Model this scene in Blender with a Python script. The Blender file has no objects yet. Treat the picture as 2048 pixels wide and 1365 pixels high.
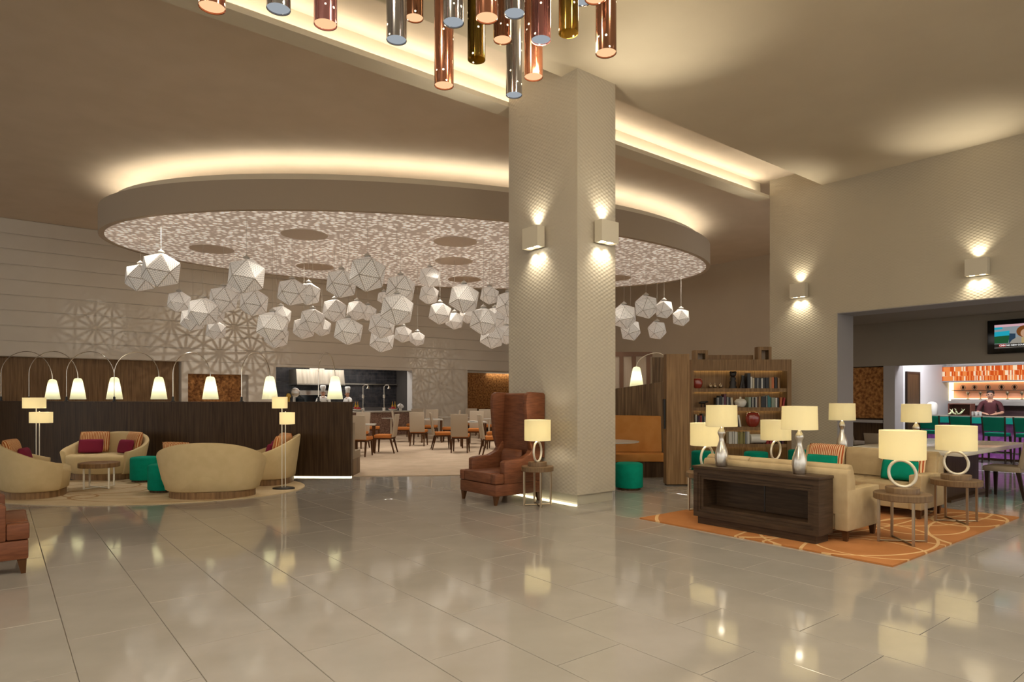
import bpy, bmesh, math, random
from mathutils import Vector, Matrix
random.seed(7)
R = math.radians
SC = bpy.context.scene
COL = SC.collection
# ------------------------------------------------------------------ camera, world, exposure
TH = R(38.4); CA, SA = math.cos(TH), math.sin(TH)      # the room's grid is turned against the view: u = right-forward, v = left-forward
EYE = 1.5
cam_d = bpy.data.cameras.new('camera'); cam = bpy.data.objects.new('camera', cam_d); COL.objects.link(cam)
cam.location = (0, 0, EYE); cam.rotation_euler = (R(90), 0, 0)
cam_d.sensor_width = 36; cam_d.lens = 1300 / 2048 * 36; cam_d.shift_y = 110.5 / 2048; cam_d.clip_end = 200
SC.camera = cam
W = bpy.data.worlds.new('world'); SC.world = W; W.use_nodes = True
W.node_tree.nodes['Background'].inputs[0].default_value = (1.0, 0.95, 0.86, 1)
W.node_tree.nodes['Background'].inputs[1].default_value = 1.28
SC.view_settings.view_transform = 'Standard'; SC.view_settings.look = 'None'
SC.view_settings.gamma = 1; SC.view_settings.use_curve_mapping = False
SC.view_settings.exposure = 0.0
SC.cycles.max_bounces = 5; SC.cycles.diffuse_bounces = 3; SC.cycles.glossy_bounces = 3
SC.cycles.use_adaptive_sampling = True; SC.cycles.adaptive_threshold = 0.12; SC.cycles.adaptive_min_samples = 16
SC.cycles.sample_clamp_indirect = 4.0
SC.cycles.caustics_reflective = False; SC.cycles.caustics_refractive = False

def G(u, v, z=0.0): return Vector((CA*u - SA*v, SA*u + CA*v, z))
def u_on_v(px, v):
    r = (px-1024)/1300; return v*(SA + r*CA)/(CA - r*SA)
def v_on_u(px, u):
    r = (px-1024)/1300; return u*(CA - r*SA)/(SA + r*CA)
def PX(px, Y): return (px-1024)/1300*Y
def PZ(py, Y): return EYE - (py-793)/1300*Y

# ------------------------------------------------------------------ lights (fixtures of the place and added fill)
WARM = (1.0, 0.90, 0.70); NEUT = (1.0, 0.95, 0.86); COOL = (0.92, 0.93, 1.0)
def light(name, typ, loc, energy, color=WARM, rot=(0, 0, 0), parent=None, **kw):
    d = bpy.data.lights.new(name, typ); d.energy = energy; d.color = color
    for k, x in kw.items(): setattr(d, k, x)
    o = bpy.data.objects.new(name, d); COL.objects.link(o); o.location = loc; o.rotation_euler = rot
    if parent: o.parent = parent
    return o
ZC, ZL = 6.4, 6.0                     # restaurant ceiling, lobby ceiling
# added fill lights at ceiling height, out of view above and behind the viewer
for (u, v) in ((3.4, 1.2), (0.6, 3.2), (3.0, -2.2), (-2.5, 1.0), (6.5, -0.5), (9.5, -1.5), (-3.2, 2.6)):
    light('lobby_fill', 'AREA', G(u, v, ZL-0.02), 95, WARM, shape='DISK', size=0.5)
# the big ceiling disc; its underside gets an added glow
DC = Vector((-1.98, 17.70)); DA, DB, DANG = 8.03, 4.40, R(17.7); ZD = 5.2
def disc_pt(t, off=0.0):
    x, y = (DA-off)*math.cos(t), (DB-off)*math.sin(t)
    return Vector((DC.x + x*math.cos(DANG) - y*math.sin(DANG), DC.y + x*math.sin(DANG) + y*math.cos(DANG)))
MEDAL = [(0.75, 0.3), (0.62, 1.3), (0.6, 2.3), (0.72, 3.0), (0.6, 3.9), (0.5, 4.7), (0.62, 5.5), (0.05, 0.0)]
def medal_pos(k):
    f, t = MEDAL[k]
    p = disc_pt(t) - DC
    return DC + p*f
for (f, t_) in ((0.9, 0.0), (0.8, 0.6), (0.85, 1.2), (0.85, 1.9), (0.8, 2.6), (0.92, 3.2), (0.95, 3.75), (0.96, 4.2), (0.96, 4.65), (0.96, 5.1), (0.94, 5.7), (0.4, 0.2), (0.35, 1.6), (0.4, 3.1), (0.35, 4.7), (0.0, 0.0)):
    p = DC+(disc_pt(t_)-DC)*f
    light('disc_spot', 'SPOT', (p.x, p.y, ZD-0.03), 210, NEUT, spot_size=R(112), spot_blend=0.9, shadow_soft_size=0.12)
# uplight ring on top of the disc: built as an emitting strip further down; cove strip of the slot
cv = light('cove_strip_light', 'AREA', G(1.0, 8.05, 6.09), 85, WARM, (R(180), 0, TH), shape='RECTANGLE', size=25.0, size_y=0.08)

# ------------------------------------------------------------------ materials
MATS = {}
def nd(nt, t, **kw):
    n = nt.nodes.new(t)
    for k, x in kw.items(): setattr(n, k, x)
    return n
def mat(name, col, rough=0.5, metal=0.0, col2=None, kind=None, scale=(1, 1, 1), ns=5.0, det=4.0, bump=0.0, bscale=200.0,
        emit=None, es=0.0, ior=1.5, coat=0.0, trans=0.0, ramp=(0.35, 0.65), weave=None, alpha=1.0):
    m = bpy.data.materials.new(name); m.use_nodes = True; nt = m.node_tree
    b = nt.nodes['Principled BSDF']
    b.inputs['Base Color'].default_value = (*col, 1); b.inputs['Roughness'].default_value = rough
    b.inputs['Metallic'].default_value = metal; b.inputs['IOR'].default_value = ior
    if coat: b.inputs['Coat Weight'].default_value = coat; b.inputs['Coat Roughness'].default_value = 0.15
    if emit: b.inputs['Emission Color'].default_value = (*emit, 1); b.inputs['Emission Strength'].default_value = es
    if alpha < 1: b.inputs['Alpha'].default_value = alpha
    L = nt.links.new
    tc = nd(nt, 'ShaderNodeTexCoord')
    if kind:
        mp = nd(nt, 'ShaderNodeMapping'); mp.inputs['Scale'].default_value = scale
        L(tc.outputs['Object'], mp.inputs['Vector'])
        rp = nd(nt, 'ShaderNodeValToRGB')
        rp.color_ramp.elements[0].color = (*col, 1); rp.color_ramp.elements[1].color = (*col2, 1)
        rp.color_ramp.elements[0].position = ramp[0]; rp.color_ramp.elements[1].position = ramp[1]
        if kind == 'noise':
            n = nd(nt, 'ShaderNodeTexNoise'); n.inputs['Scale'].default_value = ns; n.inputs['Detail'].default_value = det
            L(mp.outputs[0], n.inputs['Vector']); L(n.outputs['Fac'], rp.inputs[0])
        elif kind == 'wave':
            n = nd(nt, 'ShaderNodeTexWave'); n.inputs['Scale'].default_value = ns; n.inputs['Distortion'].default_value = det
            n.inputs['Detail'].default_value = 2; n.inputs['Detail Scale'].default_value = 1.5
            L(mp.outputs[0], n.inputs['Vector']); L(n.outputs['Fac'], rp.inputs[0])
        elif kind == 'dots':
            n = nd(nt, 'ShaderNodeTexVoronoi'); n.inputs['Scale'].default_value = ns
            n.inputs['Randomness'].default_value = det
            L(mp.outputs[0], n.inputs['Vector']); L(n.outputs['Distance'], rp.inputs[0])
        L(rp.outputs[0], b.inputs['Base Color'])
    if bump:
        n = nd(nt, 'ShaderNodeTexNoise'); n.inputs['Scale'].default_value = bscale; n.inputs['Detail'].default_value = 2
        L(tc.outputs['Object'], n.inputs['Vector'])
        bp = nd(nt, 'ShaderNodeBump'); bp.inputs['Strength'].default_value = bump; bp.inputs['Distance'].default_value = 0.01
        L(n.outputs['Fac'], bp.inputs['Height']); L(bp.outputs[0], b.inputs['Normal'])
    if weave:                                   # raised basket-weave wall covering: crossed sine ridges
        kx, kz, st = weave
        sp = nd(nt, 'ShaderNodeSeparateXYZ'); L(tc.outputs['Object'], sp.inputs[0])
        ad = nd(nt, 'ShaderNodeMath', operation='ADD'); L(sp.outputs[0], ad.inputs[0]); L(sp.outputs[1], ad.inputs[1])
        def sn(src, k):
            a = nd(nt, 'ShaderNodeMath', operation='MULTIPLY'); a.inputs[1].default_value = k; L(src, a.inputs[0])
            s = nd(nt, 'ShaderNodeMath', operation='SINE'); L(a.outputs[0], s.inputs[0]); return s.outputs[0]
        mu = nd(nt, 'ShaderNodeMath', operation='MULTIPLY'); L(sn(ad.outputs[0], kx), mu.inputs[0]); L(sn(sp.outputs[2], kz), mu.inputs[1])
        bp = nd(nt, 'ShaderNodeBump'); bp.inputs['Strength'].default_value = st; bp.inputs['Distance'].default_value = 0.02
        L(mu.outputs[0], bp.inputs['Height']); L(bp.outputs[0], b.inputs['Normal'])
    MATS[name] = m
    return m
def shade_mat(name, col, tr=0.6, es=0.0):       # lamp shade fabric: lets the bulb's light through
    m = bpy.data.materials.new(name); m.use_nodes = True; nt = m.node_tree; nt.nodes.clear()
    o = nd(nt, 'ShaderNodeOutputMaterial'); mx = nd(nt, 'ShaderNodeMixShader'); mx.inputs[0].default_value = tr
    d = nd(nt, 'ShaderNodeBsdfDiffuse'); d.inputs[0].default_value = (*col, 1)
    t = nd(nt, 'ShaderNodeBsdfTranslucent'); t.inputs[0].default_value = (*col, 1)
    e = nd(nt, 'ShaderNodeEmission'); e.inputs[0].default_value = (*col, 1); e.inputs[1].default_value = es
    a = nd(nt, 'ShaderNodeAddShader')
    nt.links.new(d.outputs[0], mx.inputs[1]); nt.links.new(t.outputs[0], mx.inputs[2])
    nt.links.new(mx.outputs[0], a.inputs[0]); nt.links.new(e.outputs[0], a.inputs[1]); nt.links.new(a.outputs[0], o.inputs[0])
    MATS[name] = m; return m
def glow(name, col, s):
    m = bpy.data.materials.new(name); m.use_nodes = True; nt = m.node_tree; nt.nodes.clear()
    o = nd(nt, 'ShaderNodeOutputMaterial'); e = nd(nt, 'ShaderNodeEmission')
    e.inputs[0].default_value = (*col, 1); e.inputs[1].default_value = s
    nt.links.new(e.outputs[0], o.inputs[0]); MATS[name] = m; return m

mat('tile', (0.34, 0.312, 0.28), 0.08, ior=2.05, col2=(0.372, 0.343, 0.31), kind='noise', ns=2.5, bump=0.0)
mat('grout', (0.235, 0.21, 0.18), 0.5)
mat('carpet', (0.50, 0.375, 0.26), 0.95, col2=(0.57, 0.43, 0.305), kind='noise', ns=3, bump=0.4, bscale=300)
mat('ceiling_paint', (0.66, 0.57, 0.43), 0.85, col2=(0.69, 0.60, 0.455), kind='noise', ns=1.2)
mat('ceiling_brown', (0.68, 0.565, 0.44), 0.85, col2=(0.72, 0.60, 0.475), kind='noise', ns=1.5)
mat('board_wall', (0.66, 0.60, 0.52), 0.6, col2=(0.70, 0.64, 0.56), kind='noise', ns=1.0)
mat('side_wall', (0.54, 0.465, 0.375), 0.8, col2=(0.56, 0.485, 0.39), kind='noise', ns=1.0)
mat('woven_wall', (0.50, 0.44, 0.335), 0.55, weave=(62, 110, 0.13))
mat('woven_wall_column', (0.48, 0.425, 0.34), 0.5, weave=(62, 110, 0.13))
mat('taupe_wall', (0.29, 0.25, 0.205), 0.8, ior=1.25)
mat('grey_paint', (0.36, 0.335, 0.33), 0.7)
mat('white_paint', (0.72, 0.70, 0.70), 0.6)
mat('polished_stone', (0.45, 0.42, 0.34), 0.12, ior=1.8)
mat('dark_wood', (0.034, 0.017, 0.008), 0.42, ior=1.28, col2=(0.085, 0.048, 0.023), kind='noise', scale=(14, 14, 0.7), ns=2.2, det=5, ramp=(0.3, 0.7))
mat('zebra_wood', (0.075, 0.040, 0.018), 0.42, ior=1.28, col2=(0.22, 0.135, 0.066), kind='noise', scale=(12, 12, 0.5), ns=2.4, det=5, ramp=(0.3, 0.72))
mat('shelf_wood', (0.15, 0.082, 0.036), 0.42, ior=1.28, col2=(0.30, 0.18, 0.085), kind='noise', scale=(14, 14, 0.6), ns=2.4, det=5, ramp=(0.3, 0.72))
mat('console_wood', (0.036, 0.020, 0.011), 0.42, ior=1.28, col2=(0.075, 0.045, 0.026), kind='noise', scale=(1.5, 1.2, 22), ns=2.0, det=5, ramp=(0.3, 0.7))
mat('walnut', (0.15, 0.082, 0.038), 0.42, ior=1.28, col2=(0.32, 0.185, 0.085), kind='noise', scale=(10, 10, 1.0), ns=2.5, det=5, ramp=(0.3, 0.7))
mat('table_wood', (0.13, 0.078, 0.040), 0.38, ior=1.35, col2=(0.21, 0.13, 0.068), kind='noise', scale=(34, 34, 2), ns=2.0, det=4, ramp=(0.3, 0.7))
mat('leg_wood', (0.085, 0.036, 0.014), 0.4, ior=1.25)
mat('cream_fabric', (0.62, 0.475, 0.26), 0.9, ior=1.25, col2=(0.66, 0.51, 0.285), kind='noise', ns=8, bump=0.25, bscale=350)
mat('sofa_fabric', (0.44, 0.33, 0.19), 0.9, ior=1.25, col2=(0.48, 0.365, 0.215), kind='noise', ns=8, bump=0.25, bscale=350)
mat('teal_felt', (0.0, 0.235, 0.155), 0.85, ior=1.25, col2=(0.0, 0.27, 0.18), kind='noise', ns=12, bump=0.2, bscale=300)
mat('leather', (0.135, 0.046, 0.021), 0.42, ior=1.33, col2=(0.20, 0.072, 0.033), kind='noise', scale=(2, 2, 14), ns=3, bump=0.12, bscale=140)
mat('orange_fabric', (0.52, 0.22, 0.055), 0.8, ior=1.25, col2=(0.56, 0.25, 0.07), kind='noise', ns=6, bump=0.2, bscale=300)
mat('seat_orange', (0.50, 0.175, 0.045), 0.75, ior=1.25)
mat('chair_taupe', (0.46, 0.38, 0.29), 0.7, ior=1.25)
mat('magenta', (0.20, 0.018, 0.045), 0.85, ior=1.25, bump=0.2, bscale=300)
mat('stripes', (0.40, 0.10, 0.025), 0.85, ior=1.25, col2=(0.72, 0.48, 0.24), kind='wave', scale=(1, 0.3, 0.3), ns=12, det=3, ramp=(0.4, 0.55))
mat('stripes_red', (0.42, 0.085, 0.025), 0.85, ior=1.25, col2=(0.80, 0.56, 0.33), kind='wave', scale=(1, 0.3, 0.3), ns=12, det=3, ramp=(0.4, 0.55))
mat('steel', (0.62, 0.58, 0.52), 0.22, 1.0)
mat('brushed_steel', (0.60, 0.57, 0.53), 0.35, 1.0, col2=(0.75, 0.72, 0.68), kind='noise', scale=(1, 1, 12), ns=4)
mat('hood_steel', (0.40, 0.345, 0.28), 0.5, 1.0, col2=(0.58, 0.52, 0.44), kind='noise', scale=(5, 1, 0.5), ns=1.5)
mat('silver', (0.74, 0.70, 0.64), 0.28, 1.0)
mat('pearl', (0.80, 0.74, 0.62), 0.3, 0.35)
mat('bronze_metal', (0.42, 0.33, 0.23), 0.35, 1.0)
mat('black_metal', (0.012, 0.010, 0.009), 0.4)
mat('copper_panel', (0.16, 0.060, 0.018), 0.45, 0.4, ior=1.3, col2=(0.50, 0.235, 0.075), kind='noise', ns=14, det=6, ramp=(0.35, 0.68))
mat('white_lacquer', (0.62, 0.57, 0.48), 0.2, coat=0.4)
mat('disc_side', (0.45, 0.365, 0.275), 0.85)
mat('medallion', (0.62, 0.52, 0.43), 0.8)
mat('disc_lip', (0.70, 0.63, 0.50), 0.8)
mat('disc_lace', (0.80, 0.72, 0.62), 0.8, col2=(0.33, 0.25, 0.19), kind='dots', ns=8.0, det=0.75, ramp=(0.25, 0.55))
mat('lattice', (0.34, 0.29, 0.25), 0.6, col2=(0.82, 0.76, 0.68), kind='dots', ns=10, det=0.1, ramp=(0.22, 0.42), emit=(1, 0.94, 0.86), es=0.14)
mat('lattice_edge', (0.62, 0.56, 0.50), 0.6)
mat('wire', (0.5, 0.46, 0.4), 0.4)
mat('ivory', (0.66, 0.60, 0.48), 0.6)
mat('skin', (0.52, 0.28, 0.18), 0.6); mat('hair_dark', (0.015, 0.009, 0.007), 0.5)
mat('chef_white', (0.80, 0.78, 0.76), 0.8); mat('shirt_maroon', (0.075, 0.013, 0.016), 0.8); mat('trousers', (0.02, 0.02, 0.025), 0.8)
mat('purple_panel', (0.26, 0.055, 0.30), 0.5, col2=(0.44, 0.15, 0.46), kind='noise', ns=9, det=6)
mat('teal_lacquer', (0.01, 0.27, 0.22), 0.3); mat('stool_teal', (0.0, 0.16, 0.10), 0.6, ior=1.25)
mat('terrazzo', (0.15, 0.075, 0.05), 0.4, col2=(0.34, 0.21, 0.155), kind='noise', ns=26, det=6)
mat('stone_top', (0.50, 0.46, 0.40), 0.3)
mat('kitchen_tile', (0.020, 0.022, 0.028), 0.15, col2=(0.06, 0.055, 0.06), kind='noise', ns=5)
mat('kitchen_grout', (0.10, 0.09, 0.085), 0.6)
mat('vase_red', (0.28, 0.035, 0.02), 0.12, coat=0.6)
mat('porcelain', (0.75, 0.72, 0.66), 0.2)
mat('fruit_red', (0.45, 0.02, 0.02), 0.35); mat('bread', (0.48, 0.22, 0.07), 0.7); mat('leek', (0.55, 0.58, 0.33), 0.6)
mat('oil', (0.50, 0.30, 0.03), 0.1); mat('glass_dark', (0.02, 0.04, 0.06), 0.05)
mat('clear_glass', (0.75, 0.72, 0.66), 0.08, ior=1.45, alpha=0.45)
mat('crate', (0.12, 0.04, 0.025), 0.5)
mat('backsplash', (0.045, 0.022, 0.025), 0.3, col2=(0.09, 0.05, 0.05), kind='noise', scale=(1, 1, 8), ns=3)
mat('screen_wood', (0.17, 0.08, 0.04), 0.5); mat('screen_panel', (0.42, 0.33, 0.25), 0.7, col2=(0.50, 0.40, 0.31), kind='wave', scale=(3, 3, 1), ns=6, det=4)
mat('white_marble', (0.70, 0.69, 0.66), 0.5)
mat('bench_taupe', (0.33, 0.26, 0.19), 0.8, ior=1.25)
mat('dark_leg', (0.03, 0.018, 0.012), 0.4, ior=1.25)
mat('screen_black', (0.006, 0.006, 0.006), 0.15)
shade_mat('drum_shade', (1.0, 0.93, 0.68), 0.55, 0.05)
shade_mat('cone_shade', (0.96, 0.96, 0.74), 0.6, 0.12)
shade_mat('floor_shade', (1.0, 0.91, 0.65), 0.6, 0.14)
glow('led', (1.0, 0.88, 0.56), 3.6)
glow('led_ring', (1.0, 0.90, 0.70), 4.6)
glow('lens', (1.0, 0.92, 0.72), 9.0)
glow('peach_glow', (1.0, 0.56, 0.30), 1.15); glow('blue_glow', (0.42, 0.46, 0.50), 0.85); glow('gold_glow', (0.80, 0.52, 0.16), 1.0)
glow('shelf_led', (1.0, 0.80, 0.42), 9.0)
mat('bar_back', (0.85, 0.36, 0.20), 0.6, emit=(1.0, 0.42, 0.22), es=0.12); glow('bar_strip', (1.0, 0.84, 0.48), 3.2)
glow('orange_tile_a', (0.85, 0.12, 0.02), 0.75); glow('orange_tile_b', (1.0, 0.30, 0.08), 0.85); glow('orange_tile_c', (1.0, 0.75, 0.50), 0.95)
glow('tv_sky', (0.30, 0.34, 0.36), 0.8); glow('tv_cyan', (0.02, 0.42, 0.56), 0.8); glow('tv_green', (0.02, 0.10, 0.035), 0.8)
glow('tv_pink', (0.75, 0.45, 0.50), 0.8); glow('tv_dark', (0.03, 0.025, 0.02), 0.8); glow('tv_grey', (0.36, 0.33, 0.28), 0.8)
glow('tv_hair', (0.22, 0.07, 0.015), 0.8); glow('tv_skin', (0.60, 0.36, 0.22), 0.8); glow('tv_white', (0.9, 0.88, 0.85), 0.9); glow('tv_red', (0.5, 0.01, 0.01), 0.8)
glow('tv_navy', (0.03, 0.06, 0.10), 0.8); glow('tv_ochre', (0.55, 0.40, 0.18), 0.8)

def add_pattern_glow(name, strength):                    # added glow in the pattern's colours, lighting pendants and carpet below
    nt = MATS[name].node_tree; b = nt.nodes['Principled BSDF']; src = b.inputs['Base Color'].links[0].from_socket
    nt.links.new(src, b.inputs['Emission Color']); b.inputs['Emission Strength'].default_value = strength
add_pattern_glow('disc_lace', 0.62)
def tube_mat(name, col):                        # mirrored tinted tube with pin holes of light
    m = mat(name, col, 0.14, 0.85); nt = m.node_tree; b = nt.nodes['Principled BSDF']
    tc = nd(nt, 'ShaderNodeTexCoord'); v = nd(nt, 'ShaderNodeTexVoronoi'); v.inputs['Scale'].default_value = 13; v.inputs['Randomness'].default_value = 0.8
    lt = nd(nt, 'ShaderNodeMath', operation='LESS_THAN'); lt.inputs[1].default_value = 0.11
    mu = nd(nt, 'ShaderNodeMath', operation='MULTIPLY'); mu.inputs[1].default_value = 3.0
    nt.links.new(tc.outputs['Object'], v.inputs['Vector']); nt.links.new(v.outputs['Distance'], lt.inputs[0]); nt.links.new(lt.outputs[0], mu.inputs[0])
    nt.links.new(mu.outputs[0], b.inputs['Emission Strength']); b.inputs['Emission Color'].default_value = (1, 0.85, 0.6, 1)
    return m
tube_mat('tube_copper', (0.45, 0.19, 0.11)); tube_mat('tube_smoke', (0.33, 0.31, 0.30)); tube_mat('tube_gold', (0.42, 0.28, 0.06))
tube_mat('tube_rose', (0.48, 0.22, 0.22)); tube_mat('tube_brown', (0.30, 0.14, 0.08))

def rings_mat(name, base, base2, line, circles, w):     # rug with woven loops of yarn
    m = mat(name, base, 0.95, col2=base2, kind='noise', ns=3, bump=0.4, bscale=260); nt = m.node_tree; b = nt.nodes['Principled BSDF']
    L = nt.links.new
    tc = nd(nt, 'ShaderNodeTexCoord'); src = b.inputs['Base Color'].links[0].from_socket
    acc = None
    for (x, y, r, sx) in circles:
        mp = nd(nt, 'ShaderNodeMapping'); mp.inputs['Location'].default_value = (-x*sx, -y, 0); mp.inputs['Scale'].default_value = (sx, 1, 0)
        L(tc.outputs['Object'], mp.inputs[0])
        ln = nd(nt, 'ShaderNodeVectorMath', operation='LENGTH'); L(mp.outputs[0], ln.inputs[0])
        s = nd(nt, 'ShaderNodeMath', operation='SUBTRACT'); s.inputs[1].default_value = r; L(ln.outputs['Value'], s.inputs[0])
        a = nd(nt, 'ShaderNodeMath', operation='ABSOLUTE'); L(s.outputs[0], a.inputs[0])
        if acc is None: acc = a.outputs[0]
        else:
            mn = nd(nt, 'ShaderNodeMath', operation='MINIMUM'); L(acc, mn.inputs[0]); L(a.outputs[0], mn.inputs[1]); acc = mn.outputs[0]
    lt = nd(nt, 'ShaderNodeMath', operation='LESS_THAN'); lt.inputs[1].default_value = w; L(acc, lt.inputs[0])
    mx = nd(nt, 'ShaderNodeMix', data_type='RGBA'); L(lt.outputs[0], mx.inputs[0]); L(src, mx.inputs[6]); mx.inputs[7].default_value = (*line, 1)
    L(mx.outputs[2], b.inputs['Base Color']); return m
rings_mat('rug_orange', (0.40, 0.15, 0.036), (0.46, 0.18, 0.05), (0.68, 0.43, 0.20),
          [(-1.3, -1.0, 0.5, 1.2), (-0.6, -1.3, 0.9, 0.45), (1.2, -1.1, 0.35, 0.6), (0.2, -1.2, 1.5, 0.35), (0.3, -0.9, 0.42, 0.7), (1.4, -0.3, 0.9, 0.6), (-0.9, -0.6, 0.8, 0.8), (0.5, 0.6, 1.3, 0.5), (-0.4, 0.2, 0.5, 1), (2.0, 1.2, 1.6, 0.8), (-1.8, -1.4, 1.2, 1), (0.9, -1.6, 0.7, 0.5)], 0.014)
rings_mat('rug_cream', (0.55, 0.42, 0.25), (0.62, 0.48, 0.30), (0.38, 0.22, 0.09),
          [(-1.0, -0.9, 0.35, 0.5), (0.0, -0.5, 0.6, 0.6), (-0.2, 0.1, 0.9, 0.7), (-1.5, 0.2, 0.7, 0.6), (0.6, -0.9, 0.5, 0.4), (-0.6, -0.2, 0.45, 0.7)], 0.012)

# ------------------------------------------------------------------ mesh helpers
class MB:
    def __init__(s): s.v = []; s.f = []; s.m = []; s.mi = 0
    def add(s, vs, fs):
        o = len(s.v); s.v += [tuple(x) for x in vs]; s.f += [tuple(i+o for i in q) for q in fs]; s.m += [s.mi]*len(fs); return s
    def box(s, x0, x1, y0, y1, z0, z1):
        return s.add([(x0, y0, z0), (x1, y0, z0), (x1, y1, z0), (x0, y1, z0), (x0, y0, z1), (x1, y0, z1), (x1, y1, z1), (x0, y1, z1)],
                     [(3, 2, 1, 0), (4, 5, 6, 7), (0, 1, 5, 4), (1, 2, 6, 5), (2, 3, 7, 6), (3, 0, 4, 7)])
    def hexa(s, b, t):                            # two quads, bottom and top, any corners
        return s.add(list(b)+list(t), [(3, 2, 1, 0), (4, 5, 6, 7), (0, 1, 5, 4), (1, 2, 6, 5), (2, 3, 7, 6), (3, 0, 4, 7)])
    def prism(s, poly, z0, z1):
        n = len(poly)
        return s.add([(x, y, z0) for x, y in poly]+[(x, y, z1) for x, y in poly],
                     [tuple(range(n-1, -1, -1)), tuple(range(n, 2*n))]+[(i, (i+1) % n, n+(i+1) % n, n+i) for i in range(n)])
    def profx(s, poly, x0, x1):                   # outline in the y-z plane pushed along x
        n = len(poly)
        return s.add([(x0, y, z) for y, z in poly]+[(x1, y, z) for y, z in poly],
                     [tuple(range(n)), tuple(range(2*n-1, n-1, -1))]+[(n+i, n+(i+1) % n, (i+1) % n, i) for i in range(n)])
    def lathe(s, prof, n=24, c=(0, 0, 0), sx=1.0, sy=1.0, caps=True):
        vs = []; fs = []
        for r, z in prof:
            for k in range(n):
                a = 2*math.pi*k/n; vs.append((c[0]+r*sx*math.cos(a), c[1]+r*sy*math.sin(a), c[2]+z))
        for i in range(len(prof)-1):
            for k in range(n):
                fs.append((i*n+k, i*n+(k+1) % n, (i+1)*n+(k+1) % n, (i+1)*n+k))
        if caps: fs += [tuple(range(n-1, -1, -1)), tuple(range((len(prof)-1)*n, len(prof)*n))]
        return s.add(vs, fs)
    def cyl(s, x, y, z0, z1, r0, r1=None, n=20): return s.lathe([(r0, z0), (r1 if r1 is not None else r0, z1)], n, (x, y, 0))
    def ball(s, c, rx, ry=None, rz=None, n=14, m=9):
        ry = ry or rx; rz = rz or rx
        return s.lathe([(max(1e-4, rx*math.sin(math.pi*i/m)), -rz*math.cos(math.pi*i/m)) for i in range(m+1)], n, c, 1, ry/rx)
    def tube(s, pts, r, n=8, closed=False):
        pts = [Vector(p) for p in pts]; N = len(pts); vs = []; fs = []
        up = None
        for i, p in enumerate(pts):
            if closed: t = pts[(i+1) % N]-pts[i-1]
            else: t = pts[min(i+1, N-1)]-pts[max(i-1, 0)]
            t.normalize()
            if up is None:
                up = Vector((0, 0, 1)) if abs(t.z) < 0.9 else Vector((1, 0, 0))
            a = t.cross(up)
            if a.length < 1e-4: a = t.cross(Vector((0.3, 1, 0.1)))
            a.normalize(); b = a.cross(t).normalized(); up = b
            rr = r[i] if isinstance(r, (list, tuple)) else r
            for k in range(n):
                w = 2*math.pi*k/n; vs.append(p+a*rr*math.cos(w)+b*rr*math.sin(w))
        for i in range(N if closed else N-1):
            j = (i+1) % N
            for k in range(n): fs.append((i*n+k, i*n+(k+1) % n, j*n+(k+1) % n, j*n+k))
        if not closed: fs += [tuple(range(n-1, -1, -1)), tuple(range((N-1)*n, N*n))]
        return s.add(vs, fs)
    def mesh(s, name, mats, bevel=0, seg=2, smooth=40, sub=0):
        me = bpy.data.meshes.new(name); me.from_pydata(s.v, [], s.f)
        for i, q in enumerate(me.polygons): q.material_index = s.m[i]
        bm = bmesh.new(); bm.from_mesh(me)
        if bevel: bmesh.ops.bevel(bm, geom=bm.edges[:], offset=bevel, segments=seg, affect='EDGES', profile=0.5)
        bmesh.ops.recalc_face_normals(bm, faces=bm.faces[:])
        bm.to_mesh(me); bm.free()
        for x in (mats if isinstance(mats, (list, tuple)) else [mats]): me.materials.append(MATS[x])
        if smooth:
            me.shade_smooth()
            if smooth < 180: me.set_sharp_from_angle(angle=R(smooth))
        return me
    def build(s, name, mats, parent=None, loc=(0, 0, 0), rz=0.0, **kw):
        return link(name, s.mesh(name, mats, **kw), parent, loc, rz)
def link(name, me, parent=None, loc=(0, 0, 0), rz=0.0):
    o = bpy.data.objects.new(name, me); COL.objects.link(o); o.location = loc
    o.rotation_euler = rz if isinstance(rz, tuple) else (0, 0, rz)
    if parent: o.parent = parent
    return o
def tag(o, label=None, cat=None, group=None, kind=None):
    if label: o['label'] = label
    if cat: o['category'] = cat
    if group: o['group'] = group
    if kind: o['kind'] = kind
    return o
def thing(name, label, cat, loc=(0, 0, 0), rz=0.0, group=None):
    o = bpy.data.objects.new(name, None); COL.objects.link(o); o.location = loc; o.rotation_euler = (0, 0, rz)
    o.empty_display_size = 0.1
    return tag(o, label, cat, group)
def kids(o): return [c for c in COL.objects if c.parent == o]
def copy_tree(o, parent=None):
    c = o.copy(); COL.objects.link(c); c.parent = parent
    for ch in list(o.children): copy_tree(ch, c)
    return c
ORD = 'first second third fourth fifth sixth seventh eighth ninth tenth eleventh twelfth thirteenth fourteenth fifteenth sixteenth seventeenth eighteenth nineteenth twentieth twenty-first twenty-second twenty-third twenty-fourth twenty-fifth'.split()
def struct(name, mb, m, rz=TH, label=None, **kw):
    o = mb.build(name, m, None, (0, 0, 0), rz, **kw); o['kind'] = 'structure'
    if label: o['label'] = label
    return o

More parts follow.
